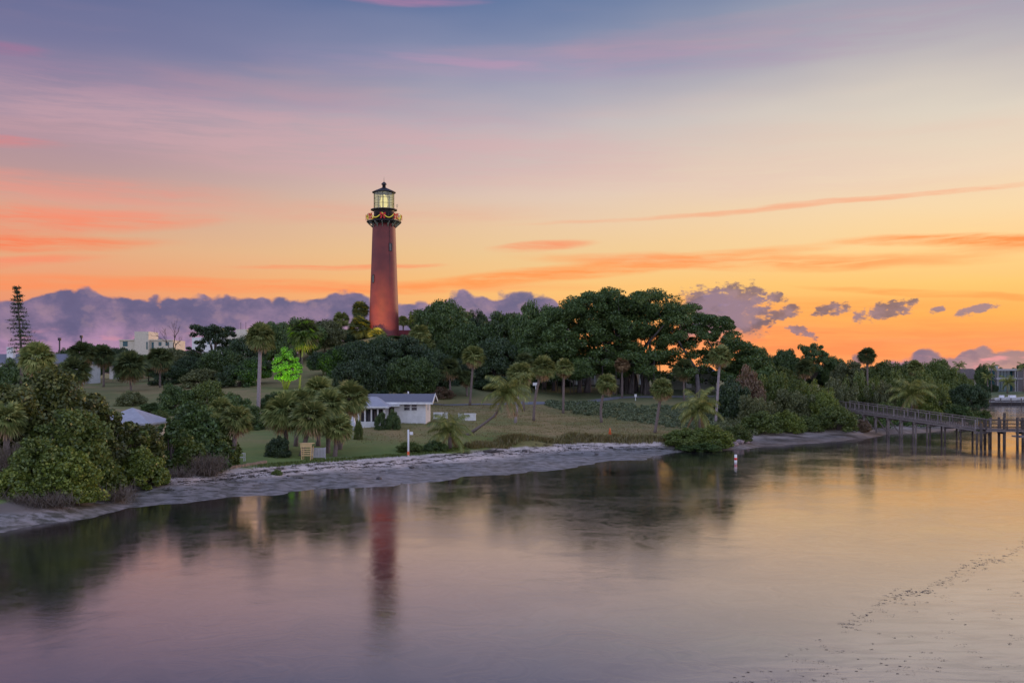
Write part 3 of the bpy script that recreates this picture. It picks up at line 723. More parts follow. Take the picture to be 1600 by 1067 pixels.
# ============================================================ lighthouse
LX, LY = X(600, 213), 213.0
def lz(py): return Z(py, LY)
def lighthouse():
    zb = wz(LX, LY) - .3
    o = thing('lighthouse', 'tall tapering red brick lighthouse with black lantern room on the wooded hill', 'lighthouse', (LX, LY, 0))
    top = lz(347)
    MB().lathe((0, 0, 0), [(3.25, zb), (3.2, zb + .5), (3.15, zb + .6), (2.95, lz(480)), (2.62, lz(410)), (2.38, top - 1.2), (2.36, top - .5)], 48).obj('tower', M['red'], o)
    # brackets and gallery
    MB().lathe((0, 0, 0), [(2.45, top - .5), (2.6, top - .3), (2.6, top - .12)], 48).obj('cornice', M['black'], o)
    MB().lathe((0, 0, 0), [(3.55, top - .12), (3.6, top - .08), (3.6, top + .06), (3.55, top + .10)], 48).obj('gallery_deck', M['black'], o)
    bm = MB()
    bm.beam((2.35, 0, top - 1.15), (3.4, 0, top - .2), .16, .22); bm.beam((2.5, 0, top - .22), (3.45, 0, top - .22), .16, .16); bm.beam((2.42, 0, top - 1.2), (2.42, 0, top - .2), .16, .16)
    bme = bm.mesh('bracket', M['greenwall'])
    for k in range(14):
        b = newobj('bracket', bme, o); b.rotation_euler = (0, 0, 2 * math.pi * (k + .5) / 14)
    # service room
    MB().lathe((0, 0, 0), [(2.1, top + .1), (2.1, lz(331)), (2.2, lz(330))], 32).obj('watch_room', M['black'], o)
    rp = MB(); rp.tube([(3.45, 0, top + .1), (3.45, 0, top + 1.5)], .04, 6); rpm = rp.mesh('railing_post', M['black'])
    for k in range(16):
        b = newobj('railing_post', rpm, o); b.rotation_euler = (0, 0, 2 * math.pi * k / 16)
    rl = MB()
    for zz in (1.5, 1.0, .55):
        rl.tube([(3.45 * math.cos(t), 3.45 * math.sin(t), top + zz) for t in np.linspace(0, 2 * math.pi, 49)], .03, 5, False)
    rl.obj('railing', M['black'], o)
    g = MB(); pts = []
    for t in np.linspace(0, 2 * math.pi, 161):
        ph = (t + math.pi / 2) * 8 / (2 * math.pi)
        pts.append((3.52 * math.cos(t), 3.52 * math.sin(t), top + 1.45 - .95 * abs(math.sin(ph * math.pi)) ** 1.0 + .03 * math.sin(t * 90)))
    g.tube(pts, .10, 6, False).obj('garland', M['garland'], o)
    bw = MB()
    for sg in (-1, 1):
        bw.add([(3.65, 0, .12), (3.7, sg * .55, .55), (3.7, sg * .62, -.05), (3.72, sg * .1, -.02)], [(0, 1, 2, 3) if sg > 0 else (3, 2, 1, 0)])
        bw.add([(3.65, sg * .05, .0), (3.72, sg * .2, -.05), (3.75, sg * .55, -.8), (3.75, sg * .18, -.72)], [(0, 1, 2, 3) if sg > 0 else (3, 2, 1, 0)])
    bw.box((3.68, 0, .05), (.16, .24, .24))
    for sg in (-1, 1): bw.box((3.69, sg * .32, .18), (.10, .36, .38))
    for sg in (-1, 1): bw.box((3.70, sg * .30, -.4), (.08, .26, .5))
    bmh = bw.mesh('bow', M['ribbon'])
    for k in range(8):
        b = newobj('bow', bmh, o); b.location = (0, 0, top + 1.0); b.rotation_euler = (0, 0, -math.pi / 2 + .05 + k * math.pi / 4)
    # lantern
    d0 = lz(329)
    MB().lathe((0, 0, 0), [(2.65, d0 - .05), (2.75, d0), (2.75, d0 + .16), (2.7, d0 + .2)], 32).obj('lantern_deck', M['black'], o)
    z1 = lz(302); n = 12; r = 2.08
    for k in range(n):
        a0 = 2 * math.pi * k / n; a1 = 2 * math.pi * (k + 1) / n
        e = .02
        MB().add([(r * math.cos(a0 + e), r * math.sin(a0 + e), d0 + .2), (r * math.cos(a1 - e), r * math.sin(a1 - e), d0 + .2), (r * math.cos(a1 - e), r * math.sin(a1 - e), z1), (r * math.cos(a0 + e), r * math.sin(a0 + e), z1)], [(0, 1, 2, 3)]).obj('lantern_pane', M['pane'], o)
        MB().tube([(r * math.cos(a0), r * math.sin(a0), d0 + .2), (r * math.cos(a0), r * math.sin(a0), z1)], .055, 6).obj('glazing_bar', M['black'], o)
    rg = MB()
    for f in (.34, .67):
        rg.tube([(r * math.cos(2 * math.pi * k / n), r * math.sin(2 * math.pi * k / n), d0 + .2 + (z1 - d0 - .2) * f) for k in range(n + 1)], .035, 5, False)
    rg.obj('glazing_ring', M['black'], o)
    MB().lathe((0, 0, 0), [(.35, d0 + .2), (.35, d0 + .5), (.55, d0 + .6), (.78, d0 + 1.1), (.85, d0 + 1.7), (.66, d0 + 2.5), (.35, d0 + 3.1), (.1, d0 + 3.3)], 24).obj('lens', M['lens'], o)
    pr = MB()
    for k in range(6):
        a = 2 * math.pi * (k + .5) / 6
        pr.tube([(1.3 * math.cos(a), 1.3 * math.sin(a), d0 + .3), (1.3 * math.cos(a), 1.3 * math.sin(a), d0 + 3.0)], .07, 5)
    pr.obj('lens_frame', M['lattice'], o)
    MB().lathe((0, 0, 0), [(2.3, z1), (2.45, z1 + .05), (2.45, z1 + .2), (1.9, z1 + .45), (1.0, z1 + .85), (.4, z1 + 1.15)], 32).obj('roof', M['black'], o)
    MB().lathe((0, 0, 0), [(.36, z1 + 1.1), (.36, z1 + 1.7), (.55, z1 + 1.75), (.55, z1 + 1.9), (.4, z1 + 2.1), (.2, z1 + 2.25), (.05, z1 + 2.35)], 16).obj('vent_ball', M['black'], o)
    MB().tube([(0, 0, z1 + 2.2), (0, 0, lz(277))], [.05, .02], 6).obj('lightning_rod', M['black'], o)
    an = MB(); an.tube([(2.75, -.4, d0 + .2), (2.75, -.4, d0 + 1.1)], .03, 5); an.tube([(2.75 + .18 * math.cos(t), -.4, d0 + .95 + .25 * math.sin(t)) for t in np.linspace(0, 6.283, 13)], .03, 5, False)
    an.obj('antenna', M['greenwall'], o)
    cb = MB(); cb.tube([(1.62, -2.52, zb + 3), (1.36, -2.0, top - .6)], .035, 5); cb.obj('cable', M['black'], o)
    def win(px, py, frame):
        zc = lz(py); rad = np.interp(zc, [zb, top], [3.2, 2.38]); dx = (px - 600) / F * 209.8
        a = math.asin(max(-.95, min(.95, dx / rad)))
        w = empty('window'); w.parent = o; w.rotation_euler = (0, 0, a)
        w.location = (0, 0, zc)
        yy = -rad - .02
        fr = MB(); fr.b2(-.36, -.28, yy - .06, yy + .35, -.78, .78); fr.b2(.28, .36, yy - .06, yy + .35, -.78, .78); fr.b2(-.36, .36, yy - .07, yy + .35, .70, .80); fr.b2(-.36, .36, yy - .1, yy + .35, -.82, -.72)
        fr.obj('frame', M[frame], w)
        MB().b2(-.28, .28, yy + .02, yy + .06, -.72, .70).obj('glass', M['glass_dark'], w)
    win(612, 388, 'black'); win(584.5, 437, 'black')
    # small red-roofed oil house beside the tower
    h = thing('oil_house', 'small low building with dark red roof at the foot of the lighthouse', 'shed', (X(633, 216), 216, wz(X(633, 216), 216)))
    hz = Z(524, 216) - h.location.z
    MB().b2(-2.2, 2.2, -1.2, 1.2, -.3, hz).obj('wall', M['redroof'], h)
    MB().add([(-2.4, -1.4, hz), (2.4, -1.4, hz), (2.4, 1.4, hz), (-2.4, 1.4, hz), (-2.1, 0, hz + 1.1), (2.1, 0, hz + 1.1)], [(0, 1, 5, 4), (2, 3, 4, 5), (1, 2, 5), (3, 0, 4), (0, 3, 2, 1)]).obj('roof', M['redroof'], h)
lighthouse()
def floodlight(loc, target, power, color, label, size=R(60), blend=.4, rad=.25):
    o = thing('floodlight', label, 'lamp', loc)
    MB().box((0, 0, -.15), (.5, .3, .3)).obj('housing', M['black'], o)
    l = bpy.data.lights.new('floodlight_beam', 'SPOT'); l.energy = power; l.color = color; l.spot_size = size; l.spot_blend = blend; l.shadow_soft_size = rad
    lo = bpy.data.objects.new('floodlight_beam', l); COL.objects.link(lo)
    lo.location = Vector(loc) + Vector((0, 0, .15)); d = Vector(target) - lo.location
    lo.rotation_euler = d.to_track_quat('-Z', 'Y').to_euler()
floodlight(P(551, 194, .5), (LX - .9, LY, 21.5), 22000, (1.0, .62, .15), 'small warm floodlight on the hillside in front of the lighthouse', R(47), 1.0, .2)
floodlight(P(447, 140, .4), (X(446, 148), 148, Z(562, 148)), 7500, (.55, 1.0, .03), 'small green floodlight under the glowing green tree', R(75), .7, .15)

# ============================================================ the white house on the lawn
def window(par, cx_, y, z0, z1, w, axis='x', fr='white', gl='glass_dark', nbar=1):
    """a window on a wall facing -y (axis x) or +x (axis y)"""
    o = empty('window'); o.parent = par; o.location = (cx_, y, (z0 + z1) / 2)
    if axis == 'y': o.rotation_euler = (0, 0, R(90))
    h = (z1 - z0) / 2; t = .045
    f = MB(); f.b2(-w / 2, -w / 2 + t, -.04, .05, -h, h); f.b2(w / 2 - t, w / 2, -.04, .05, -h, h); f.b2(-w / 2 + t, w / 2 - t, -.04, .05, h - t, h); f.b2(-w / 2 + t, w / 2 - t, -.06, .05, -h, -h + t)
    if nbar: f.b2(-w / 2 + t, w / 2 - t, -.03, .04, -.02, .02)
    f.obj('frame', M[fr], o)
    MB().b2(-w / 2 + t, w / 2 - t, 0, .03, -h + t, h - t).obj('pane', M[gl], o)
    return o
def white_house():
    Y0, Y1 = 108.0, 114.2; xr = X(665, Y0); xl = X(574, Y0); g = wz((xl + xr) / 2, Y0) - .25
    o = thing('white_house', 'single-storey white cottage with grey roof on the lawn behind the beach', 'house', (0, 0, 0))
    ez = Z(629, Y0); rz = Z(616.5, (Y0 + Y1) / 2)
    ym = (Y0 + Y1) / 2
    w = MB(); w.b2(xl, xr, Y0, Y1, g, ez)
    w.add([(xr, Y0, ez), (xr, Y1, ez), (xr, ym, rz - .12), (xr - .15, Y0, ez), (xr - .15, Y1, ez), (xr - .15, ym, rz - .12)], [(0, 1, 2), (5, 4, 3)])
    w.obj('wall', M['white'], o)
    for i in range(14):     # lap siding courses, front and gable side
        zz = g + .35 + i * .17
        if zz > ez - .1: break
        MB().b2(xl + .02, xr + .02, Y0 - .025, Y0, zz, zz + .15).obj('siding_board', M['white'], o)
        MB().b2(xr, xr + .024, Y0, Y1 - .02, zz, zz + .15).obj('siding_board', M['white'], o)
    ov = .55; th = .1
    rf = MB()
    for (ya, yb) in ((Y0 - ov, ym), (Y1 + ov, ym)):
        sl = (rz - ez) / (ym - Y0); za = ez - ov * sl + .05
        a = (xl - .3, ya, za); b = (xr + .75, ya, za); c = (xr + .75, yb, rz); d = (xl - .3, yb, rz)
        v = [a, b, c, d] + [(p[0], p[1], p[2] + th) for p in (a, b, c, d)]
        rf.add(v, [(0, 1, 2, 3), (7, 6, 5, 4), (0, 4, 5, 1), (1, 5, 6, 2), (2, 6, 7, 3), (3, 7, 4, 0)])
    r = rf.obj('roof', M['roof_grey'], o)
    fs = MB(); fs.b2(xl - .3, xr + .78, Y0 - ov - .05, Y0 - ov, ez - .16, ez + .06); fs.obj('fascia', M['white'], o)
    for ya in (Y0 - ov, Y1 + ov):
        MB().beam((xr + .79, ya, ez - .02), (xr + .79, ym, rz + .04), .06, .26).obj('barge_board', M['white'], o)
    MB().tube([(xl + 4.0, ym, rz), (xl + 4.0, ym, rz + .35)], .08, 8).obj('vent_pipe', M['white'], r)
    for (a, b) in ((631, 641), (642.5, 652)):
        window(o, X((a + b) / 2, Y0), Y0 - .03, Z(641.5, Y0), Z(630.5, Y0), (b - a) / F * Y0)
    window(o, xr + .03, Y0 + 2.6, Z(641, 110), Z(630, 110), .75, 'y')
    # small front canopy and door recess
    MB().b2(X(603, Y0), X(626, Y0), Y0 - 1.3, Y0 - .03, ez - .34, ez - .22).obj('door_canopy', M['white'], o)
    MB().b2(X(605, Y0), X(616, Y0), Y0 - .05, Y0 - .03, g + .25, ez - .5).obj('door', M['darkwood'], o)
    # screened porch on the left with its own low hipped roof
    pl, pr_, pf = X(560, 105), X(602, 105), 104.6
    MB().b2(pl, pr_, pf, Y0 - .03, g - .3, g + .55).obj('porch_base', M['white'], o)
    for xx in np.linspace(pl + .07, pr_ - .07, 5):
        MB().b2(xx - .07, xx + .07, pf, pf + .14, g + .55, ez - .35).obj('porch_post', M['white'], o)
    for yy in np.linspace(pf + .9, Y0 - .2, 3):
        MB().b2(pr_ - .14, pr_, yy - .07, yy + .07, g + .55, ez - .35).obj('porch_post', M['white'], o)
    MB().b2(pl + .2, pr_ - .3, pf + .9, pf + .95, g + .55, ez - .4).obj('porch_screen', M['glass_dark'], o)
    MB().b2(pl, pr_, pf, pf + .12, ez - .55, ez - .33).obj('porch_beam', M['white'], o)
    a0, a1, b0, b1 = pl - .4, pr_ + .5, pf - .5, Y0 + 1.0
    ze = ez - .33; zr = ez + .62
    MB().add([(a0, b0, ze), (a1, b0, ze), (a1, b1, ze), (a0, b1, ze), (a0, b1, zr), (a1 - 1.9, b1, zr), (a0, b1 - .6, zr), (a1 - 1.9, b1 - .6, zr)], [(0, 1, 7, 6), (1, 2, 5, 7), (6, 7, 5, 4), (3, 0, 6, 4), (0, 3, 2, 1), (2, 3, 4, 5)]).obj('porch_roof', M['roof_pale'], o)
    MB().b2(a0, a1, b0 - .04, b0, ze - .1, ze + .06).obj('porch_fascia', M['white'], o)
white_house()

# ============================================================ other buildings
def hip(o, x0, x1, y0, y1, ze, zr, m, rl=None):
    ym = (y0 + y1) / 2; d = (y1 - y0) / 2 if rl is None else rl
    a = min(x0 + d, (x0 + x1) / 2 - .05); b = max(x1 - d, (x0 + x1) / 2 + .05)
    return MB().add([(x0, y0, ze), (x1, y0, ze), (x1, y1, ze), (x0, y1, ze), (a, ym, zr), (b, ym, zr), (x0, y0, ze - .14), (x1, y0, ze - .14), (x1, y1, ze - .14), (x0, y1, ze - .14)],
                    [(0, 1, 5, 4), (2, 3, 4, 5), (1, 2, 5), (3, 0, 4), (6, 7, 1, 0), (7, 8, 2, 1), (8, 9, 3, 2), (9, 6, 0, 3), (9, 8, 7, 6)]).obj('roof', M[m], o)
def seagrape_house():
    Y0 = 79.5; o = thing('cream_cottage', 'cream walled cottage with hipped grey roof half hidden behind the shoreline bushes', 'house')
    x0, x1 = X(152, Y0), X(229, Y0); g = wz((x0 + x1) / 2, Y0) - .4; ez = Z(661, Y0)
    MB().b2(x0, x1, Y0, Y0 + 4.4, g, ez).obj('wall', M['cream'], o)
    hip(o, x0 - .4, x1 + .4, Y0 - .4, Y0 + 4.8, ez, Z(637, Y0 + 2.2), 'roof_pale')
    MB().b2(x0 - 2.6, x0 - .02, Y0 + .6, Y0 + 4.0, g, ez - .5).obj('wing_wall', M['cream'], o)
    MB().add([(x0 - 2.9, Y0 + .2, ez - .45), (x0 - .02, Y0 + .2, ez - .45), (x0 - .02, Y0 + 4.2, ez - .1), (x0 - 2.9, Y0 + 4.2, ez - .1), (x0 - 2.9, Y0 + .2, ez - .6), (x0 - .02, Y0 + .2, ez - .6), (x0 - .02, Y0 + 4.2, ez - .6), (x0 - 2.9, Y0 + 4.2, ez - .6)], [(0, 1, 2, 3), (4, 5, 1, 0), (5, 6, 2, 1), (6, 7, 3, 2), (7, 4, 0, 3), (7, 6, 5, 4)]).obj('wing_roof', M['roof_pale'], o)
    window(o, X(165.5, Y0), Y0 - .02, Z(681, Y0), Z(667, Y0), .42, gl='lit_window')['label'] = 'window glowing orange'
    window(o, X(214, Y0), Y0 - .02, Z(682, Y0), Z(668, Y0), .6)
seagrape_house()
def far_left_house():
    Y0 = 178; o = thing('ranch_house', 'long white house with grey roof at the left edge behind the palms', 'house')
    x0, x1 = X(-60, Y0), X(128, Y0); g = wz(x0 + 6, Y0) - .5; ez = Z(567, Y0)
    MB().b2(x0, x1, Y0, Y0 + 8, g, ez).obj('wall', M['white'], o)
    hip(o, x0 - .5, x1 + .5, Y0 - .6, Y0 + 8.6, ez, Z(553, Y0 + 4), 'roof_grey')
    MB().b2(X(5, Y0), X(15, Y0), Y0 + 1.2, Y0 + 2.2, ez, Z(542, Y0)).obj('chimney', M['white'], o)
    for px in (-20, 12, 40, 90): window(o, X(px, Y0), Y0 - .02, g + 1.3, ez - .3, 1.3)
far_left_house()
def shed():
    Y0 = 172; o = thing('white_shed', 'small white shed with pitched roof beside the round palm at left', 'shed')
    x0, x1 = X(171, Y0), X(189, Y0); g = Z(592, Y0); ez = Z(573, Y0)
    MB().b2(x0, x1, Y0, Y0 + 2.5, g, ez).obj('wall', M['white'], o)
    MB().add([(x0 - .1, Y0 - .1, ez), (x1 + .1, Y0 - .1, ez), ((x0 + x1) / 2, Y0 - .1, ez + .5), (x0 - .1, Y0 + 2.6, ez), (x1 + .1, Y0 + 2.6, ez), ((x0 + x1) / 2, Y0 + 2.6, ez + .5)], [(0, 1, 2), (5, 4, 3), (1, 4, 5, 2), (3, 0, 2, 5), (0, 3, 4, 1)]).obj('roof', M['roof_pale'], o)
    MB().b2((x0 + x1) / 2 - .35, (x0 + x1) / 2 + .35, Y0 - .04, Y0 - .01, g, ez - .25).obj('door', M['lattice'], o)
shed()
def apartment():
    Y0 = 430; o = thing('apartment_block', 'distant cream flat-roofed apartment block with a square stair tower', 'building')
    g = 6.0
    MB().b2(X(184, Y0), X(210, Y0), Y0 + 2, Y0 + 16, g, Z(531, Y0)).obj('wing', M['cream'], o)
    MB().b2(X(210.2, Y0), X(232, Y0), Y0, Y0 + 12, g, Z(518, Y0)).obj('stair_tower', M['cream'], o)
    MB().b2(X(232.2, Y0), X(268, Y0), Y0 + 2, Y0 + 18, g, Z(531, Y0)).obj('wing', M['cream'], o)
    for (a, b) in ((184, 210), (232.2, 268)):
        MB().b2(X(a, Y0) - .3, X(b, Y0) + .1, Y0 + 1.6, Y0 + 1.98, Z(532, Y0), Z(530.4, Y0)).obj('parapet', M['cream'], o)
    for (a, b, c, d) in ((189, 197, 533, 541), (228.5, 231, 534, 546), (234, 238, 534, 546), (245, 250, 534, 540), (256, 262, 534, 540), (189, 197, 544, 551), (245, 250, 544, 551)):
        window(o, X((a + b) / 2, Y0), Y0 + (1.95 if not 210 < a < 232 else -.05), Z(d, Y0), Z(c, Y0), (b - a) / F * Y0, gl='glass_teal', fr='cream')
    for px in (202, 240): MB().b2(X(px, Y0), X(px + 6, Y0), Y0 + 5, Y0 + 8, Z(531, Y0), Z(528.5, Y0)).obj('roof_unit', M['concrete'], o)
    Y1 = 400; q = thing('apartment_block', 'pale rooftop with antennas showing above the trees left of the tall palm', 'building')
    MB().b2(X(300, Y1), X(352, Y1), Y1, Y1 + 12, 6, Z(527, Y1)).obj('wing', M['white'], q)
    MB().b2(X(352.2, Y1), X(392, Y1), Y1 + 1, Y1 + 12, 6, Z(520, Y1)).obj('wing', M['cream'], q)
    MB().b2(X(365, Y1), X(383, Y1), Y1 + 3, Y1 + 8, Z(520, Y1), Z(514, Y1)).obj('roof_unit', M['cream'], q)
    for px in (372, 380): MB().tube([(X(px, Y1), Y1 + 4, Z(514, Y1)), (X(px, Y1), Y1 + 4, Z(503, Y1))], .09, 5).obj('antenna', M['black'], q)
    for px in (326, 333, 340): window(q, X(px, Y1), Y1 - .05, Z(538, Y1), Z(530, Y1), 1.2, gl='glass_teal')
apartment()
def banyan_building():
    Y0 = 196; o = thing('museum_building', 'long low pale building with a railed porch under the banyan tree', 'building')
    x0, x1 = X(822, Y0), X(1000, Y0); g = wz((x0 + x1) / 2, Y0) - .6; fl = Z(601, Y0); top = Z(572, Y0)
    MB().b2(x0, x1, Y0, Y0 + 9, g, top).obj('wall', M['cream'], o)
    hip(o, x0 - 1, x1 + 1, Y0 - 2.6, Y0 + 10, top, top + 2.2, 'roof_brown')
    MB().b2(x0, x1, Y0 - 2.4, Y0 - .02, g, fl).obj('porch_floor', M['darkwood'], o)
    for px in range(830, 1000, 14):
        MB().b2(X(px, Y0) - .12, X(px, Y0) + .12, Y0 - 2.3, Y0 - 2.1, fl, top - .02).obj('porch_post', M['white'], o)
    rl = MB()
    rl.b2(x0, x1, Y0 - 2.28, Y0 - 2.2, fl + 1.0, fl + 1.08); rl.b2(x0, x1, Y0 - 2.26, Y0 - 2.22, fl + .12, fl + .18)
    for i in range(int((x1 - x0) / .35)): rl.b2(x0 + i * .35, x0 + i * .35 + .06, Y0 - 2.26, Y0 - 2.22, fl + .15, fl + 1.0)
    rl.obj('porch_railing', M['lattice'], o)
    for px in (848, 872, 902, 925, 945, 965, 985):
        window(o, X(px, Y0), Y0 - .03, fl + .9, top - .5, 1.3)
    for px in (860, 912): MB().b2(X(px, Y0) - .5, X(px, Y0) + .5, Y0 - .05, Y0 - .02, fl, top - .5).obj('door', M['darkwood'], o)
    Y1 = 182; q = thing('sage_building', 'sage-green flat building with one narrow window behind the right-hand palms', 'building')
    a, b = X(1048, Y1), X(1119, Y1); g = wz(a, Y1) - .5; 
    MB().b2(a, X(1095, Y1), Y1 + 1, Y1 + 9, g, Z(585, Y1)).obj('wing', M['greenwall'], q)
    MB().b2(X(1095, Y1) + .01, b, Y1, Y1 + 9, g, Z(582, Y1)).obj('wall', M['greenwall'], q)
    MB().add([(X(1095, Y1) - .2, Y1 - .3, Z(582, Y1)), (b + .3, Y1 - .3, Z(582, Y1)), (b + .3, Y1 + 9, Z(582, Y1)), (X(1095, Y1) - .2, Y1 + 9, Z(582, Y1)), (X(1100, Y1), Y1 + 2, Z(573, Y1)), (X(1113, Y1), Y1 + 2, Z(573, Y1)), (X(1113, Y1), Y1 + 7, Z(573, Y1)), (X(1100, Y1), Y1 + 7, Z(573, Y1))], [(0, 1, 5, 4), (1, 2, 6, 5), (2, 3, 7, 6), (3, 0, 4, 7), (4, 5, 6, 7), (3, 2, 1, 0)]).obj('roof', M['roof_pale'], q)
    window(q, X(1103, Y1), Y1 - .03, Z(601, Y1), Z(592, Y1), .65)
    MB().b2(X(1073, Y1), X(1082, Y1), Y1 + .9, Y1 + .97, Z(606, Y1), Z(594, Y1)).obj('door', M['white'], q)
banyan_building()
def far_houses():
    Y0 = 300; o = thing('modern_house', 'modern white framed two-storey house with teal glass across the water', 'house')
    x0, x1 = X(1558, Y0), X(1588, Y0); g = 2.3; t = Z(577, Y0); m_ = Z(591, Y0)
    MB().b2(x0, x1, Y0 + 1.5, Y0 + 10, g, t - .3).obj('core', M['glass_teal'], o)
    for a in (x0, x1 - .45): MB().b2(a, a + .45, Y0, Y0 + 1.48, g, t - .41).obj('column', M['concrete'], o)
    for zz in (t - .4, m_ - .4): MB().b2(x0 - .3, x1 + .2, Y0 - .2, Y0 + 1.45, zz, zz + .55).obj('balcony_slab', M['lattice'], o)
    for i in range(6):
        xx = x0 + .7 + i * .95; MB().b2(xx, xx + .06, Y0 + 1.4, Y0 + 1.48, g, t - .45).obj('mullion', M['black'], o)
    MB().b2(x0 - .6, x1 + .3, Y0 - 1.6, Y0 - .22, g - .8, g + .35).obj('terrace', M['concrete'], o)
    MB().b2(X(1560, Y0), X(1567, Y0), Y0 + 3, Y0 + 6, t - .25, t + 1.1).obj('roof_unit', M['lattice'], o)
    q = thing('modern_house', 'dark glass-fronted two-storey house at the far right edge across the water', 'house')
    a, b = X(1590, Y0), X(1660, Y0)
    MB().b2(a, b, Y0 + .5, Y0 + 11, g, Z(578, Y0)).obj('core', M['glass_dark'], q)
    for zz in (g, m_ - .3, Z(578, Y0)): MB().b2(a - .1, b + .2, Y0 - .3, Y0 + .48, zz, zz + .4).obj('floor_slab', M['concrete'], q)
    for i in range(8):
        xx = a + .1 + i * 1.8; MB().b2(xx, xx + .14, Y0 + .3, Y0 + .47, g + .41, m_ - .31).obj('mullion', M['lattice'], q); MB().b2(xx, xx + .14, Y0 + .3, Y0 + .47, m_ + .11, Z(578, Y0) - .01).obj('mullion', M['lattice'], q)
    Y1 = 305; r = thing('hipped_house', 'brown hip-roofed house among palms across the water', 'house')
    x0, x1 = X(1498, Y1), X(1545, Y1)
    MB().b2(x0, x1, Y1, Y1 + 9, 2, Z(592, Y1)).obj('wall', M['cream'], r)
    hip(r, x0 - .7, x1 + .7, Y1 - .8, Y1 + 9.8, Z(592, Y1), Z(576, Y1 + 4.5), 'roof_brown', 3.5)
    for px in (1506, 1518, 1530): window(r, X(px, Y1), Y1 - .03, 3.4, Z(595, Y1), 1.6)
far_houses()
# seawall and the little dock across the water
sw = thing('seawall', 'long dark seawall with pale cap along the far shore', 'seawall', (0, 0, 0))
MB().b2(X(1470, 261), X(1900, 261), 261.0, 261.5, -1.5, 1.2).obj('wall', M['rock'], sw)
MB().b2(X(1470, 261), X(1900, 261), 260.9, 261.7, 1.2, 1.36).obj('cap', M['concrete'], sw)
dk = thing('dock', 'low white-railed dock in front of the far seawall', 'dock', (0, 0, 0))
MB().b2(X(1542, 258), X(1680, 258), 257, 259.6, .75, .95).obj('deck', M['concrete'], dk)
for px in range(1545, 1680, 16):
    MB().tube([(X(px, 258), 257.1, -1.2), (X(px, 258), 257.1, 1.75)], .13, 7).obj('pile', M['darkwood'], dk)
MB().b2(X(1545, 258), X(1678, 258), 257.05, 257.15, 1.6, 1.72).obj('rail', M['lattice'], dk)
for i, (px, w, lb) in enumerate([(1566, 3.2, 'small white skiff on the left end of the far dock'), (1583, 5.2, 'longer white runabout on the far dock below the palm')]):
    bt = thing('boat', lb, 'boat', (X(px, 258.4), 258.4, .95))
    h = w / 2
    MB().add([(-h, -.55, .25), (h * .6, -.6, .25), (h, 0, .3), (h * .6, .6, .25), (-h, .55, .25), (-h, -.8, .85), (h * .65, -.85, .95), (h * 1.2, 0, 1.1), (h * .65, .85, .95), (-h, .8, .85)],
             [(4, 3, 2, 1, 0), (0, 1, 6, 5), (1, 2, 7, 6), (2, 3, 8, 7), (3, 4, 9, 8), (4, 0, 5, 9), (5, 6, 7, 8, 9)]).obj('hull', M['white'], bt)
    MB().box((-.1 * h, 0, 1.2), (w * .3, .9, .6)).obj('cabin', M['sailcloth'], bt)
    for xx in (-h * .6, h * .5): MB().box((xx, 0, .13), (.2, 1.4, .26)).obj('cradle', M['darkwood'], bt)

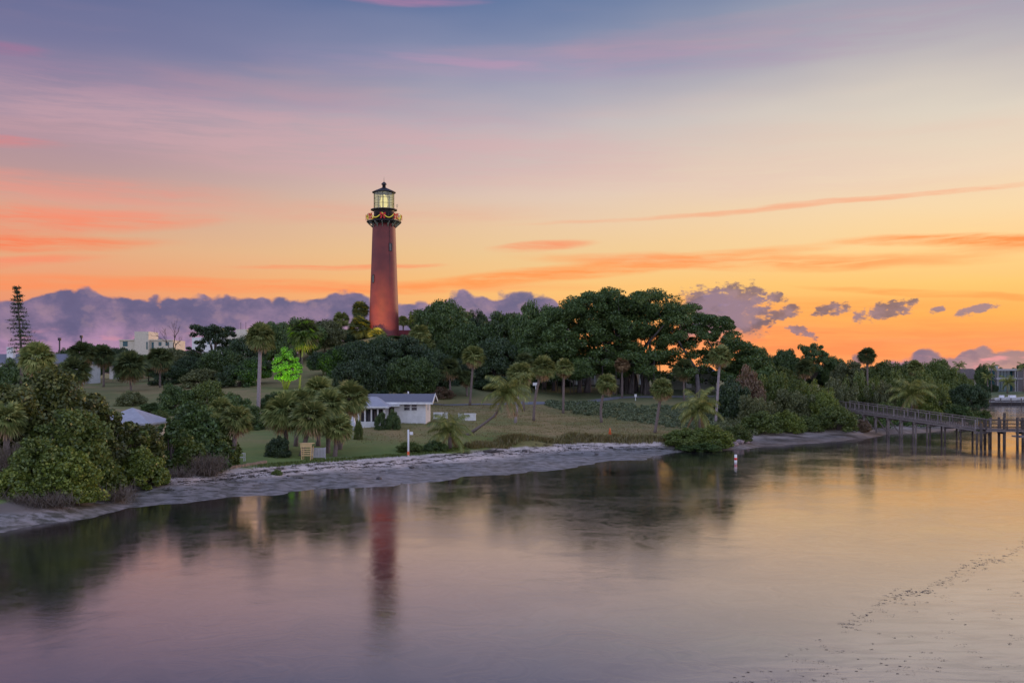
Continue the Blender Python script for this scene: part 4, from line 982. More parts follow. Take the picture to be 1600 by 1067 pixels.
# ============================================================ the boardwalk pier
def pier():
    o = thing('boardwalk', 'long weathered wooden boardwalk sloping down to the pier over the water', 'boardwalk')
    A = Vector((X(1318, 142), 142, 3.15)); B = Vector((X(1536, 115), 115, 1.75)); Cc = Vector((X(1800, 113), 113, 1.75))
    nb = Vector((B.y - A.y, -(B.x - A.x), 0)).normalized()     # to the camera side
    if nb.y > 0: nb = -nb
    for si, (p, q) in enumerate(((A, B), (B, Cc))):
        d = (q - p); L = d.length; u = d.normalized()
        n = Vector((u.y, -u.x, 0)).normalized()
        if n.y > 0: n = -n
        dk_ = MB(); step = .16
        for i in range(int(L / step)):
            c = p + u * (i * step + .07); dk_.beam(c - n * 1.0, c + n * 1.0, .14, .05)
        k = dk_.obj('deck_planks', M['greywood'], o); k['kind'] = 'stuff'
        for s in (-1, 1):
            MB().beam(p + n * .96 * s - Vector((0, 0, .17)), q + n * .96 * s - Vector((0, 0, .17)), .08, .2).obj('stringer', M['greywood'], o)
            mname = 'greywood' if si == 0 else 'darkwood'
            for hh in ((1.02, .55, .2) if si else (1.02, .12)):
                MB().beam(p + n * s + Vector((0, 0, hh)), q + n * s + Vector((0, 0, hh)), .12 if hh > 1 else .05, .07).obj('handrail' if hh > 1 else 'rail', M[mname], o)
            npst = int(L / 2.1)
            pm = MB().box((0, 0, .5), (.12, .12, 1.08)).mesh('railing_post', M['postwood' if si == 0 else mname])
            for i in range(npst + 1):
                b = newobj('railing_post', pm, o); b.location = p + u * (L * i / npst) + n * 1.0 * s
            if si == 0:
                pk = MB()
                for i in range(int(L / .3)):
                    c = p + u * (i * .3) + n * (1.0 * s); pk.box((c.x, c.y, c.z + .56), (.045, .045, .86))
                w = pk.obj('pickets', M['darkwood'], o); w['kind'] = 'stuff'
        nbents = 10 if si == 0 else 9
        for i in range(nbents + 1):
            if si and i == 0: continue
            c = p + u * (L * (i + .25) / (nbents + .25)) if si == 0 else p + u * (L * i / nbents)
            gr = min(wz(c.x, c.y), 0) - .8
            for s in (-1, 1):
                e = c + n * .8 * s; r = .11 if si == 0 else .15
                up = -.2 if si == 0 else 1.3
                MB().tube([(e.x, e.y, gr), (e.x, e.y, c.z + up)], r, 9).obj('pile', M['darkwood'] if (si or i > 6) else M['greywood'], o)
            e0 = c - n * 1.1 - Vector((0, 0, .42)); e1 = c + n * 1.1 - Vector((0, 0, .42))
            MB().beam(e0, e1, .2, .22).obj('cap_beam', M['greywood'] if si == 0 else M['darkwood'], o)
            if si == 0 and i in (1, 2, 3, 4):
                MB().beam(c - n * .8 - Vector((0, 0, c.z - .3)), c + n * .8 - Vector((0, 0, .5)), .06, .14).obj('brace', M['greywood'], o)
    for px, py, Y in ((1539, 655, 117.5), (1547.5, 652, 119), (1569.5, 645, 119), (1533, 661, 113.2)):
        MB().tube([(X(px, Y), Y, -.8), (X(px, Y), Y, Z(py, Y))], .15, 9).obj('mooring_post', M['darkwood'], o)
    MB().b2(X(1586, 111.4), X(1800, 111.4), 110.3, 112.2, 1.05, 1.2).obj('lower_landing', M['greywood'], o)
    for px in range(1590, 1800, 22): MB().tube([(X(px, 110.4), 110.4, -.8), (X(px, 110.4), 110.4, 2.3)], .12, 8).obj('pile', M['darkwood'], o)
pier()

# ============================================================ vegetation: unique big trees
def banyan():
    Y0 = 176; rng = np.random.default_rng(5); b = P(985, Y0, -.3)
    o = thing('banyan_tree', 'huge spreading banyan tree with many trunks and glowing gaps in its crown', 'tree', b)
    C = []; Rr = []
    prof = [(820, 520), (840, 500), (870, 470), (900, 452), (940, 448), (990, 452), (1040, 455), (1080, 470), (1110, 487), (1140, 500), (1165, 520), (1185, 545), (1205, 560)]
    bpx = [p[0] for p in prof]; bpy_ = [p[1] for p in prof]
    n = 0
    while n < 760:
        px = rng.uniform(822, 1200); top = np.interp(px, bpx, bpy_) + 5 * math.sin(px * .11) + 4 * math.sin(px * .23 + 1) + (7 if math.sin(px * .07 + 2) > .6 else 0)
        f = rng.uniform(0, 1) ** 1.15
        low = 592 if px < 1080 else 598
        py = top + 9 + (low - top - 12) * f
        Y = Y0 + rng.normal() * 6.5 * (1 - .35 * (1 - f))
        # the gappy right side
        dens = 1.0 if px < 1000 else (.85 if px < 1090 else .55)
        if 500 < py < 575 and 1020 < px < 1130: dens *= .75
        if rng.uniform() > dens: continue
        C.append((X(px, Y) - b.x, Y - b.y, Z(py, Y) - b.z)); Rr.append(rng.uniform(1.1, 2.0) if px < 1090 else rng.uniform(.8, 1.6)); n += 1
    C = np.array(C); Rr = np.array(Rr)
    v = clump_leaves(rng, C, Rr, 290, .175, .55, .6)
    me = mesh_np('crown', v, 'quads', M['leaf_dark']); newobj('crown', me, o)
    base = []
    for px, r in ((905, .35), (918, .5), (960, .35), (970, .3), (979, .5), (986, .42), (993, .35), (1003, .3), (1010, .45), (1020, .3), (1090, .4), (1138, .3), (865, .3), (850, .35)):
        Y = Y0 + rng.normal() * 3; g = P(px, Y, -.4) - b; base.append(g)
        topz = Z(575, Y) - b.z
        t = MB()
        t.tube([g, g + Vector((.1, 0, 2.0)), Vector((g.x + rng.normal() * .3, g.y, topz))], [r * 1.5, r, r * .8], 8)
        for c in C[rng.choice(len(C), 7, replace=False)]:
            if abs(c[0] - g.x) > 9: continue
            s = Vector((g.x, g.y, topz - .6)); e = Vector(c); m_ = s.lerp(e, .5) + Vector((0, 0, .8))
            t.tube([s, m_, e], [r * .6, r * .35, .06], 6)
        t.obj('trunk', M['root_bark'], o)
    ar = MB()
    for px in list(rng.uniform(955, 1035, 26)) + list(rng.uniform(845, 950, 10)):
        Y = Y0 - 2 + rng.normal() * 2; g = P(px, Y, -.2) - b; ar.tube([g, (g.x + rng.normal() * .15, g.y, Z(560, Y) - b.z)], [.07, .10], 5)
    ar.obj('aerial_roots', M['root_bark'], o)['kind'] = 'stuff'
banyan()

def bare_tree(px, Y, pytop, w, label, bpy_=None, m='bark', rad=.3, lev=4, seed=3):
    rng = np.random.default_rng(seed); b = P(px, Y, -.2); H = Z(pytop, Y) - b.z
    mb = MB()
    def br(p, d, L, r, k):
        q = p + d * L; mb.tube([p, p.lerp(q, .5) + Vector(rng.normal(size=3)) * L * .04, q], [r, r * .8, r * .55], 5)
        if k == 0: return
        for i in range(3):
            a = Vector(rng.normal(size=3)) * w; nd = (d + a + Vector((0, 0, .25))).normalized(); br(p.lerp(q, rng.uniform(.55, 1)), nd, L * rng.uniform(.5, .75), r * .5, k - 1)
    br(Vector((0, 0, 0)), Vector((0, 0, 1)), H * .45, rad, lev)
    t = thing('bare_tree', label, 'tree', b); mb.obj('trunk', M[m], t)
bare_tree(272, 215, 492, .45, 'leafless grey tree standing above the hedge near the cream apartment block', rad=.25, seed=4)

def norfolk(px, Y, pytop, pbase, label):
    rng = np.random.default_rng(9); b = P(px, Y, -.2); H = Z(pytop, Y) - b.z; z0 = Z(pbase, Y) - b.z
    o = thing('norfolk_pine', label, 'tree', b)
    MB().tube([(0, 0, 0), (-.05, 0, H * .5), (-.55, 0, H)], [.22, .14, .04], 7).obj('trunk', M['bark'], o)
    q = []; z = z0
    tw = MB()
    while z < H:
        f = (z - z0) / (H - z0); rad = 1.35 * (1 - f) ** .8 + .32
        if f > .8: rad = .42 * rng.uniform(.7, 1.2)
        for i in range(8):
            a = rng.uniform(0, 6.283); L = rad * rng.uniform(.7, 1.1)
            cx0 = -.55 * max(0, (z / H - .5) * 2)
            p0 = np.array([cx0, 0, z]); tip = p0 + np.array([math.cos(a) * L, math.sin(a) * L, -.12 * L + .25 * f])
            tw.tube([tuple(p0), tuple((p0 + tip) / 2 - [0, 0, .08]), tuple(tip)], [.03, .02, .008], 4, False)
            ts = rng.uniform(.2, 1, 26)[:, None]; pos = p0 + (tip - p0) * ts + rng.normal(size=(26, 3)) * .09
            q.append(leaf_quads(rng, pos, rdirs(rng, 26), .10, .2, .3))
        z += .42
    tw.obj('branches', M['bark'], o)
    newobj('crown', mesh_np('crown', np.concatenate(q), 'quads', M['leaf_deep']), o)
norfolk(34, 112, 447, 548, 'thin tall conifer rising at the left edge against the clouds')

# ---- the tall row of background trees, left to right
T = 'dome'
for a in [
 ('dome', 10, 200, 560, 40, 'leaf_dark', 'low dark tree behind the white house at the left edge'),
 ('dome', 103, 195, 543, 20, 'leaf_dark', 'small round tree just right of the first lamp post at left'),
 ('dome', 150, 190, 535, 30, 'leaf_dark', 'dark tree left of the apartment block in the left background'),
 ('dome', 185, 200, 541, 24, 'leaf_deep', 'dark tree just below the apartment stair tower'),
 ('dome', 232, 190, 553, 26, 'leaf_dark', 'low tree in front of the apartment block'),
 ('dome', 268, 186, 542, 26, 'leaf_olive', 'grey-green tree below the leafless tree'),
 ('dome', 300, 180, 556, 32, 'leaf_deep', 'dark low tree right of the leafless tree'),
 ('flat', 335, 205, 508, 46, 'leaf_deep', 'wide flat-topped tree standing out above the left tree row'),
 ('dome', 345, 172, 545, 40, 'leaf_dark', 'round tree in front of the flat-topped tree'),
 ('dome', 385, 178, 525, 34, 'leaf_deep', 'dark tree behind the crown of the tall thin palm'),
 ('dome', 432, 190, 500, 34, 'leaf_dark', 'tall tree directly above the glowing green tree'),
 ('dome', 470, 196, 496, 40, 'leaf_dark', 'tall dark tree behind the shaggy palm on the slope'),
 ('dome', 508, 200, 499, 34, 'leaf_olive', 'olive tree between the shaggy palm and the lighthouse palms'),
 ('dome', 540, 216, 515, 34, 'leaf_dark', 'tree behind the palms left of the lighthouse'),
 ('dome', 400, 160, 556, 30, 'leaf_deep', 'low dark tree left of the glowing green tree'),
 ('dome', 505, 168, 548, 30, 'leaf_deep', 'dark round tree right of the shaggy palm'),
 ('dome', 545, 158, 536, 42, 'leaf_deep', 'broad dark tree left of centre below the lighthouse'),
 ('dome', 585, 160, 530, 46, 'leaf_deep', 'broad dark tree straight below the lighthouse tower'),
 ('dome', 632, 164, 524, 48, 'leaf_deep', 'dark tree hiding the right foot of the lighthouse hill'),
 ('dome', 675, 160, 545, 38, 'leaf_deep', 'dark tree behind the right end of the white cottage'),
 ('dome', 560, 142, 560, 46, 'leaf_deep', 'lower dark tree behind the cottage porch'),
 ('dome', 640, 146, 556, 44, 'leaf_dark', 'dark tree right behind the cottage roof'),
 ('dome', 600, 184, 524, 34, 'leaf_dark', 'rounded tree hiding the foot of the lighthouse tower'),
 ('dome', 560, 178, 530, 30, 'leaf_deep', 'tree on the hillside left below the lighthouse foot'),
 ('dome', 690, 215, 468, 54, 'leaf_dark', 'big round tree just right of the lighthouse'),
 ('dome', 745, 225, 484, 26, 'leaf_deep', 'small treetop between the big round tree and the banyan'),
 ('dome', 735, 196, 505, 44, 'leaf_dark', 'tree filling the gap below the big round tree'),
 ('dome', 790, 200, 484, 46, 'leaf_dark', 'tree on the left shoulder of the banyan'),
 ('dome', 835, 194, 470, 44, 'leaf_dark', 'tall tree merging into the left side of the banyan'),
 ('dome', 775, 172, 525, 42, 'leaf_deep', 'shadowy tree behind the row of cabbage palms'),
 ('dome', 715, 172, 560, 28, 'leaf_deep', 'small shadowy tree behind the first cabbage palm of the row'),
 ('dome', 1155, 186, 560, 26, 'leaf_dark', 'low tree under the right tip of the banyan'),
 ('dome', 1185, 192, 542, 24, 'leaf_mid', 'tree at the right end of the banyan with sky behind'),
 ('dome', 1228, 200, 543, 24, 'leaf_dark', 'round treetop left of the flat-topped tree on the right'),
 ('flat', 1270, 200, 537, 34, 'leaf_dark', 'flat-topped tree against the orange sky on the right'),
 ('dome', 1305, 200, 556, 22, 'leaf_dark', 'small round tree right of the right-hand flat-topped tree'),
 ('dome', 1215, 175, 572, 34, 'leaf_mid', 'mid green tree in the right-hand woods below the round treetop'),
 ('dome', 1330, 190, 563, 30, 'leaf_olive', 'olive tree left of the lone dark palm head'),
 ('dome', 1385, 186, 563, 34, 'leaf_mid', 'tree right of the lone dark palm head'),
 ('dome', 1425, 190, 564, 28, 'leaf_dark', 'tree behind the drooping coconut palm on the right'),
 ('dome', 1462, 188, 560, 34, 'leaf_mid', 'tall bushy tree near the tip of the headland'),
 ('dome', 1498, 190, 580, 24, 'leaf_mid', 'tree sloping down at the tip of the headland'),
 ('dome', 1512, 178, 598, 32, 'leaf_deep', 'dark mangrove tree overhanging the water at the headland tip'),
 ('dome', 1535, 300, 568, 12, 'leaf_dark', 'dark square-crowned tree beside the brown roof across the water'),
 ('dome', 1492, 320, 574, 20, 'leaf_dark', 'dark tree left of the brown-roofed house across the water'),
 ('dome', 1556, 318, 572, 16, 'leaf_mid', 'tree between the two houses across the water'),
 ('dome', 1600, 330, 568, 22, 'leaf_dark', 'tree rising behind the modern house across the water'),
 ('dome', 1640, 325, 572, 26, 'leaf_dark', 'tree behind the dark glass house across the water'),
]:
    plant(*a[:7])
# ---- palms by the hill and background palms
for a in [
 (58, 560, 32, 60, 88, 'big shaggy fan palm head above the shoreline bushes at left'),
 (118, 580, 24, 120, 140, 'grey-green fan palm behind the shoreline bushes at left'),
 (128, 552, 20, 128, 165, 'fan palm left of the white shed in the left background'),
 (203, 572, 26, 205, 158, 'round shaggy palm right beside the white shed'),
 (162, 556, 18, 162, 170, 'fan palm directly above the white shed'),
 (250, 560, 20, 250, 165, 'fan palm below the leafless tree'),
 (475, 522, 27, 468, 152, 'tall shaggy palm on the slope right of the glowing tree'),
 (533, 500, 13, 534, 200, 'slim palm standing above the trees left of the lighthouse'),
 (563, 484, 14, 562, 214, 'palm head nearest the left side of the lighthouse, upper of two'),
 (563, 513, 20, 564, 212, 'full palm below the upper palm head left of the lighthouse'),
 (589, 525, 15, 589, 209, 'green palm head in front of the lighthouse foot'),
 (656, 522, 17, 656, 198, 'light green palm just right of the lighthouse foot'),
 (668, 540, 13, 668, 190, 'smaller yellow-green palm below the light green palm right of the lighthouse'),
 (630, 502, 9, 630, 224, 'tiny distant palm head right of the lighthouse tower'),
]:
    sabal(*a, skirt=a[4] < 180, m='palm_dark' if a[0] in (475, 118, 128, 162, 250, 203, 563) else 'palm_green')
sabal(407, 527, 22, 403, 115, 'tall slender palm with pale trunk and shaggy crown left of centre', bark='pale_bark', tr=.22, name='fan_palm', squash=1.1)
# ---- the row on the lawn
for a in [
 (740, 556, 18, 734, 149, 'cabbage palm leftmost of the lawn row, dark head above the path'),
 (702, 575, 18, 704, 158, 'dark palm in the shade left of the lawn row'),
 (728, 590, 14, 730, 160, 'second dark shaded palm behind the leftmost lawn palm'),
 (819, 565, 15, 818, 140, 'palm head rising behind the leaning coconut palm'),
 (813, 584, 21, 805, 120, 'bright green palm right behind the leaning coconut palm'),
 (849, 574, 19, 834, 126, 'leaning palm with full round head in the lawn row'),
 (881, 574, 15, 880, 142, 'straight smaller palm right of the full round headed one'),
 (948, 600, 17, 940, 128, 'short palm with egg-shaped head at the lawn centre'),
 (972, 569, 12, 972, 168, 'brown-headed palm in front of the banyan trunks'),
 (1034, 608, 18, 1023, 113, 'short leaning palm nearest the beach right of the orange cone'),
 (1068, 577, 17, 1069, 165, 'dark palm in front of the sage-green building'),
 (1125, 556, 18, 1118, 128, 'tall palm with pale trunk right of the sage-green building'),
 (1355, 556, 14, 1356, 172, 'lone dark palm head above the right-hand woods'),
 (1258, 575, 15, 1258, 172, 'palm in the right-hand woods below the flat-topped tree'),
 (1430, 575, 13, 1430, 178, 'palm head among the trees right of the lone dark palm'),
]:
    n = len([1])
    sabal(*a, m='palm_dead' if a[0] == 972 else ('palm_dark' if a[0] in (702, 728, 1068, 1355, 1258, 819) else 'palm_green'), bark='pale_bark' if a[0] in (1125, 813) else 'palm_bark', bend=-.35 if a[0] in (849, 948) else 0.0)
# ---- clump by the beach
for a in [
 (445, 645, 40, 448, 87, 'leftmost shaggy palm of the dense clump on the shore lawn'),
 (487, 652, 37, 470, 85, 'palm with leaning trunk in the middle of the shore clump'),
 (498, 612, 30, 497, 92, 'highest palm of the dense shore clump'),
 (515, 632, 32, 512, 88, 'palm behind the white slatted screen in the shore clump'),
 (546, 622, 34, 530, 90, 'right-hand palm of the shore clump with brown hanging fronds'),
 (528, 668, 28, 523, 86, 'low palm at the right front of the shore clump'),
 (466, 628, 27, 462, 91, 'palm between the leftmost and the highest palm of the shore clump'),
 (370, 655, 30, 362, 78, 'shaggy palm at the right side of the big dark shoreline tree'),
 (345, 640, 24, 345, 82, 'small grey-green palm inside the big dark shoreline tree'),
 (10, 655, 34, 12, 61, 'yellowing palm at the left edge among the shoreline bushes'),
]:
    sabal(*a, tr=.2, m='palm_green')
# ---- coconut palms
coco(793, 615, 46, [(728, 676, 101), (752, 665, 101), (772, 650, 100.5), (785, 632, 100)], 100, 'coconut palm leaning right over the lawn on a long curved trunk', 24, 4)
coco(703, 676, 46, [(703, 696, 93)], 93, 'low bushy coconut palm on the beach edge beside the white post', 20, 2)
coco(1092, 640, 46, [(1094, 680, 112), (1093, 660, 112)], 112, 'coconut palm behind the mangrove bush that sticks out from the beach', 20, 2)
coco(1424, 616, 42, [(1424, 668, 150), (1424, 640, 150)], 150, 'drooping coconut palm above the boardwalk', 22, 2)
coco(1574, 597, 17, [(1574, 616, 285), (1574, 606, 285)], 285, 'single slim palm on the lawn before the modern house', 16, 0)
for px, py, lb in ((1549, 574, 'left tall palm over the brown roof across the water'), (1543, 590, 'short palm beside the brown-roofed house across the water'), (1599, 574, 'palm sticking up above the dark glass house across the water'), (1499, 572, 'tiny palm at the left end of the far shore')):
    coco(px, py, 13, [(px, 612, 292), (px, 600, 292)], 292, lb, 14, 0)

# ---- mid-distance hedges and shrubs
for a in [
 ('bush', 512, 208, 518, 26, 'leaf_dark', 'bush on the ridge top right of the shaggy slope palm'),
 ('bush', 545, 212, 521, 26, 'leaf_deep', 'bush on the ridge top below the two palm heads'),
 ('bush', 618, 206, 524, 18, 'leaf_dark', 'bush at the right foot of the lighthouse tower'),
 ('bush', 655, 212, 528, 26, 'leaf_deep', 'bush on the ridge top right of the red oil house'),
 ('bush', 692, 202, 532, 26, 'leaf_dark', 'bush on the slope below the big round tree'),
 ('bush', 740, 204, 535, 30, 'leaf_deep', 'bush on the slope right below the big round tree'),
 ('bush', 20, 150, 560, 34, 'leaf_dark', 'dark bush in front of the long white house at the left edge'),
 ('bush', 95, 150, 566, 26, 'leaf_mid', 'bush in front of the right end of the long white house'),
 ('bush', 265, 172, 568, 34, 'leaf_deep', 'clipped dark hedge behind the brown field at left'),
 ('bush', 320, 160, 575, 40, 'leaf_olive', 'grey-green thicket right of the brown field'),
 ('bush', 370, 155, 568, 34, 'leaf_deep', 'dark thicket left of the tall slender palm'),
 ('bush', 240, 118, 628, 26, 'leaf_dark', 'round shrub above the road behind the cream cottage'),
 ('bush', 275, 116, 598, 34, 'leaf_dark', 'large round shrub at mid left below the brown field'),
 ('bush', 325, 118, 592, 34, 'leaf_mid', 'round green shrub left of the tall palm trunk'),
 ('bush', 365, 112, 612, 34, 'leaf_dark', 'dark shrub just left of the tall palm trunk'),
 ('bush', 205, 128, 610, 26, 'leaf_olive', 'shrub behind the roof of the cream cottage'),
 ('bush', 245, 100, 640, 24, 'leaf_mid', 'light green shrub beside the short road at left'),
 ('bush', 430, 122, 612, 30, 'leaf_dark', 'low shrub right of the tall palm trunk'),
 ('bush', 390, 104, 632, 28, 'leaf_dark', 'dark shrub between the big shoreline tree and the palm clump'),
 ('bush', 595, 103, 643, 12, 'leaf_dark', 'rounded clipped shrub left in front of the white cottage'),
 ('bush', 614, 103, 640, 13, 'leaf_dark', 'rounded clipped shrub right in front of the white cottage'),
 ('bush', 435, 84, 680, 22, 'leaf_deep', 'dark bush at the foot of the shore palm clump'),
 ('bush', 560, 97, 655, 8, 'leaf_mid', 'tiny shrub by the porch of the white cottage'),
 ('bush', 690, 158, 604, 22, 'leaf_brown', 'dry brownish shrub on the slope behind the path'),
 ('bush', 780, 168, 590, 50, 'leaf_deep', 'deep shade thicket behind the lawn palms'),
 ('bush', 880, 186, 592, 16, 'leaf_deep', 'dark shrub beside the porch under the banyan'),
 ('bush', 640, 91, 690, 24, 'leaf_mid', 'low spreading green shrub at the foot of the white post'),
 ('bush', 680, 92, 688, 22, 'leaf_dark', 'low green shrub beneath the low coconut palm'),
 ('bush', 433, 75.5, 733, 10, 'leaf_mid', 'small weedy plant alone on the sand below the palm clump'),
 ('bush', 1070, 107, 668, 40, 'leaf_mid', 'left half of the mangrove bush sticking out over the water'),
 ('bush', 1110, 108, 664, 38, 'leaf_bright', 'bright green right half of the mangrove bush over the water'),
 ('bush', 1090, 105.5, 690, 40, 'leaf_dark', 'low mangrove skirt touching the water below the coconut palm'),
 ('bush', 1150, 113, 664, 26, 'leaf_mid', 'green shrub right of the overhanging mangrove bush'),
 ('bush', 1190, 122, 642, 36, 'leaf_mid', 'round mangrove left of the pale sand strip on the right shore'),
 ('bush', 1228, 124, 640, 32, 'leaf_bright', 'lighter round mangrove in the middle of the right shore'),
 ('bush', 1262, 127, 648, 26, 'leaf_mid', 'small round mangrove left of the big one by the boardwalk'),
 ('bush', 1306, 128, 632, 38, 'leaf_mid', 'big round mangrove at the start of the boardwalk'),
 ('bush', 1345, 131, 655, 18, 'leaf_brown', 'reddish shrub under the first span of the boardwalk'),
 ('bush', 1145, 135, 588, 34, 'leaf_deep', 'tall dark bush right of the pale palm trunk'),
 ('bush', 1168, 140, 572, 30, 'leaf_brown', 'tall shrub with reddish brown top right of the dark bush'),
 ('scrub', 1205, 145, 570, 34, 'leaf_mid', 'tall ragged shrub in the right woods beside the brown-topped one'),
 ('scrub', 1240, 140, 600, 36, 'leaf_olive', 'grey-green ragged shrub above the round mangroves'),
 ('scrub', 1275, 142, 588, 32, 'leaf_bright', 'light green feathery shrub above the big mangrove'),
 ('scrub', 1180, 130, 610, 34, 'leaf_olive', 'olive shrub above the leftmost round mangrove'),
 ('scrub', 1225, 160, 575, 36, 'leaf_mid', 'ragged shrub on the skyline left of the flat-topped tree on the right'),
 ('scrub', 1310, 150, 585, 34, 'leaf_olive', 'grey-green shrub behind the start of the boardwalk'),
 ('scrub', 1345, 155, 575, 32, 'leaf_mid', 'tall feathery shrub under the lone dark palm head'),
 ('scrub', 1375, 152, 590, 30, 'leaf_olive', 'ragged shrub left of the drooping coconut palm'),
 ('scrub', 1395, 165, 572, 30, 'leaf_mid', 'tall feathery shrub behind the drooping coconut palm'),
 ('scrub', 1455, 158, 588, 32, 'leaf_bright', 'yellow-green shrub right of the drooping coconut palm'),
 ('scrub', 1440, 175, 570, 30, 'leaf_mid', 'shrub on the skyline over the middle of the boardwalk'),
 ('bush', 1290, 138, 610, 26, 'leaf_bright', 'bright shrub between the big mangrove and the feathery shrub'),
 ('bush', 1385, 146, 628, 26, 'leaf_mid', 'green bush behind the boardwalk railing left of the coconut palm'),
 ('bush', 1450, 148, 630, 28, 'leaf_bright', 'bright green bush behind the boardwalk railing right of the coconut palm'),
 ('bush', 1490, 158, 628, 30, 'leaf_dark', 'dark mangrove behind the lower boardwalk'),
 ('bush', 1415, 148, 650, 22, 'leaf_mid', 'low bush beneath the middle of the boardwalk'),
 ('bush', 1365, 139, 655, 16, 'leaf_mid', 'low bush beneath the upper boardwalk'),
 ('bush', 1540, 180, 640, 10, 'leaf_mid', 'outermost low mangrove bough at the headland tip'),
 ('bush', 1500, 296, 600, 14, 'leaf_dark', 'dark hedge on the far shore left of the lawn'),
 ('bush', 1530, 292, 600, 18, 'leaf_deep', 'dark hedge in front of the brown-roofed house across the water'),
 ('bush', 1552, 294, 600, 10, 'leaf_deep', 'small hedge left of the modern house across the water'),
]:
    sk = .1
    plant(*a[:7], sink=sk)
# dark understorey behind the right-hand woods
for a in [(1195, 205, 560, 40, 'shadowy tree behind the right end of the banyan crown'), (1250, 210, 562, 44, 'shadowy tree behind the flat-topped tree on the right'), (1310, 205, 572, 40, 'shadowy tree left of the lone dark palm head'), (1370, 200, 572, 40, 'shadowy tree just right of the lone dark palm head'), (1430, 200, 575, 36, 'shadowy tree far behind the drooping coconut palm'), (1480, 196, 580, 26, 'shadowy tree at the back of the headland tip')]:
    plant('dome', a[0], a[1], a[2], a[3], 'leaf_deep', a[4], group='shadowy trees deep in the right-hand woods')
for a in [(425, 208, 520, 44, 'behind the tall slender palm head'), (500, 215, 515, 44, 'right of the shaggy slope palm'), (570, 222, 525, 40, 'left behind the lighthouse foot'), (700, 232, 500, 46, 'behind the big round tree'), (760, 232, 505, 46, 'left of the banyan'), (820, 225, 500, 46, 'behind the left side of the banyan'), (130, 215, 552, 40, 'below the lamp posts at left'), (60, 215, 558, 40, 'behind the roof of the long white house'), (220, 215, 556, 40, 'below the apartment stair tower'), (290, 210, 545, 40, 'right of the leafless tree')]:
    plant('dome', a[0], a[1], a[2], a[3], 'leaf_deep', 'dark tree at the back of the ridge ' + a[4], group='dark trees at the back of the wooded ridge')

# ---- foreground thicket at the left (own meshes: close enough to show leaves)
def thicket(px, Y, pytop, hw, m, label, leaf=.11, K=70, n=190, seed=0, name='seagrape_bush', shape='bush', depth=.8, gap=0.0, zb=None, cat='shrub'):
    rng = np.random.default_rng(seed + int(px) * 3 + int(pytop)); p = P(px, Y, -.1)
    h = (Z(pytop, Y) - p.z) * 1.1; r = hw / F * Y * 1.12
    C, Rr = crown_centres(rng, shape, K)
    C = C * np.array([r, r * depth, h]); Rr = Rr * (r * .55 + h * .4) * (1 - gap * .45) * .85
    C += rng.normal(size=C.shape) * .12
    v = clump_leaves(rng, C, Rr, n, leaf, .85, .35, .6); v[:, 2] = np.abs(v[:, 2])
    o = thing(name, label, cat, p)
    newobj('foliage', mesh_np('foliage', v, 'quads', M[m]), o)
    mb = MB()
    for i in rng.choice(len(C), min(16, K), replace=False):
        c = C[i]; mb.tube([(c[0] * .12, c[1] * .12, -.1), (c[0] * .45, c[1] * .5, c[2] * .6), tuple(c)], [.07, .045, .015], 5)
    mb.obj('stems', M['bark'], o)
    return o
for i, a in enumerate([
 (78, 67, 574, 60, 'leaf_seagrape', 'tallest seagrape bush at left with yellow-green leaves', .12, 160, 190),
 (22, 63, 605, 56, 'leaf_seagrape', 'seagrape bush at the left edge below the palm', .12, 90, 200),
 (132, 69, 600, 42, 'leaf_seagrape', 'seagrape bush left of the cream cottage', .13, 80, 190),
 (105, 63, 640, 64, 'leaf_mid', 'darker leafy bush in the middle of the left thicket', .10, 100, 200),
 (188, 69.5, 655, 40, 'leaf_seagrape', 'leafy bush in front of the cream cottage wall', .12, 44, 90),
 (228, 71.5, 668, 28, 'leaf_seagrape', 'thin leafy bush in front of the cottage right corner', .11, 44, 150),
 (222, 68.5, 708, 42, 'leaf_bright', 'yellowish low bush at the beach edge right in the left thicket', .09, 70, 180),
 (20, 58.5, 738, 42, 'leaf_bright', 'bright green low bush at the bottom left corner', .08, 80, 200),
 (95, 60, 702, 62, 'leaf_bright', 'bright low bush in front of the left thicket by the sand', .085, 110, 200),
 (150, 63.5, 715, 44, 'leaf_mid', 'green low bush above the driftwood at left', .09, 80, 190),
 (55, 59.5, 690, 50, 'leaf_mid', 'mid height bush at left behind the bright low one', .09, 90, 190),
 (300, 76.5, 628, 34, 'leaf_dark', 'big dark green shoreline tree right of the cottage', .12, 90, 200),
 (335, 77.5, 655, 34, 'leaf_mid', 'right lobe of dark shoreline growth around the small palm', .11, 70, 190),
 (285, 74.5, 672, 36, 'leaf_mid', 'green bush at the foot of the big dark shoreline tree', .10, 80, 190),
 (325, 75.5, 690, 34, 'leaf_dark', 'dark bush above the bare twiggy scrub', .10, 70, 190),
]):
    thicket(*a[:6], leaf=a[6], K=a[7], n=a[8], seed=i)
for i, a in enumerate([
 (50, 66, 566, 34, 'leaf_mid', 'ragged upright shoots on top of the left thicket beside the shaggy palm'),
 (115, 66.5, 588, 34, 'leaf_olive', 'olive ragged shoots in the upper right of the left thicket'),
 (165, 68.5, 628, 30, 'leaf_seagrape', 'ragged shoots in front of the cottage roof, left side'),
 (205, 70, 655, 26, 'leaf_mid', 'thin leafy shoots in front of the cottage wall'),
 (265, 73.5, 650, 24, 'leaf_dark', 'dark ragged shoots left of the big dark shoreline tree'),
]):
    thicket(*a, leaf=.12, K=60, n=80, seed=40 + i, shape='scrub', gap=.7)
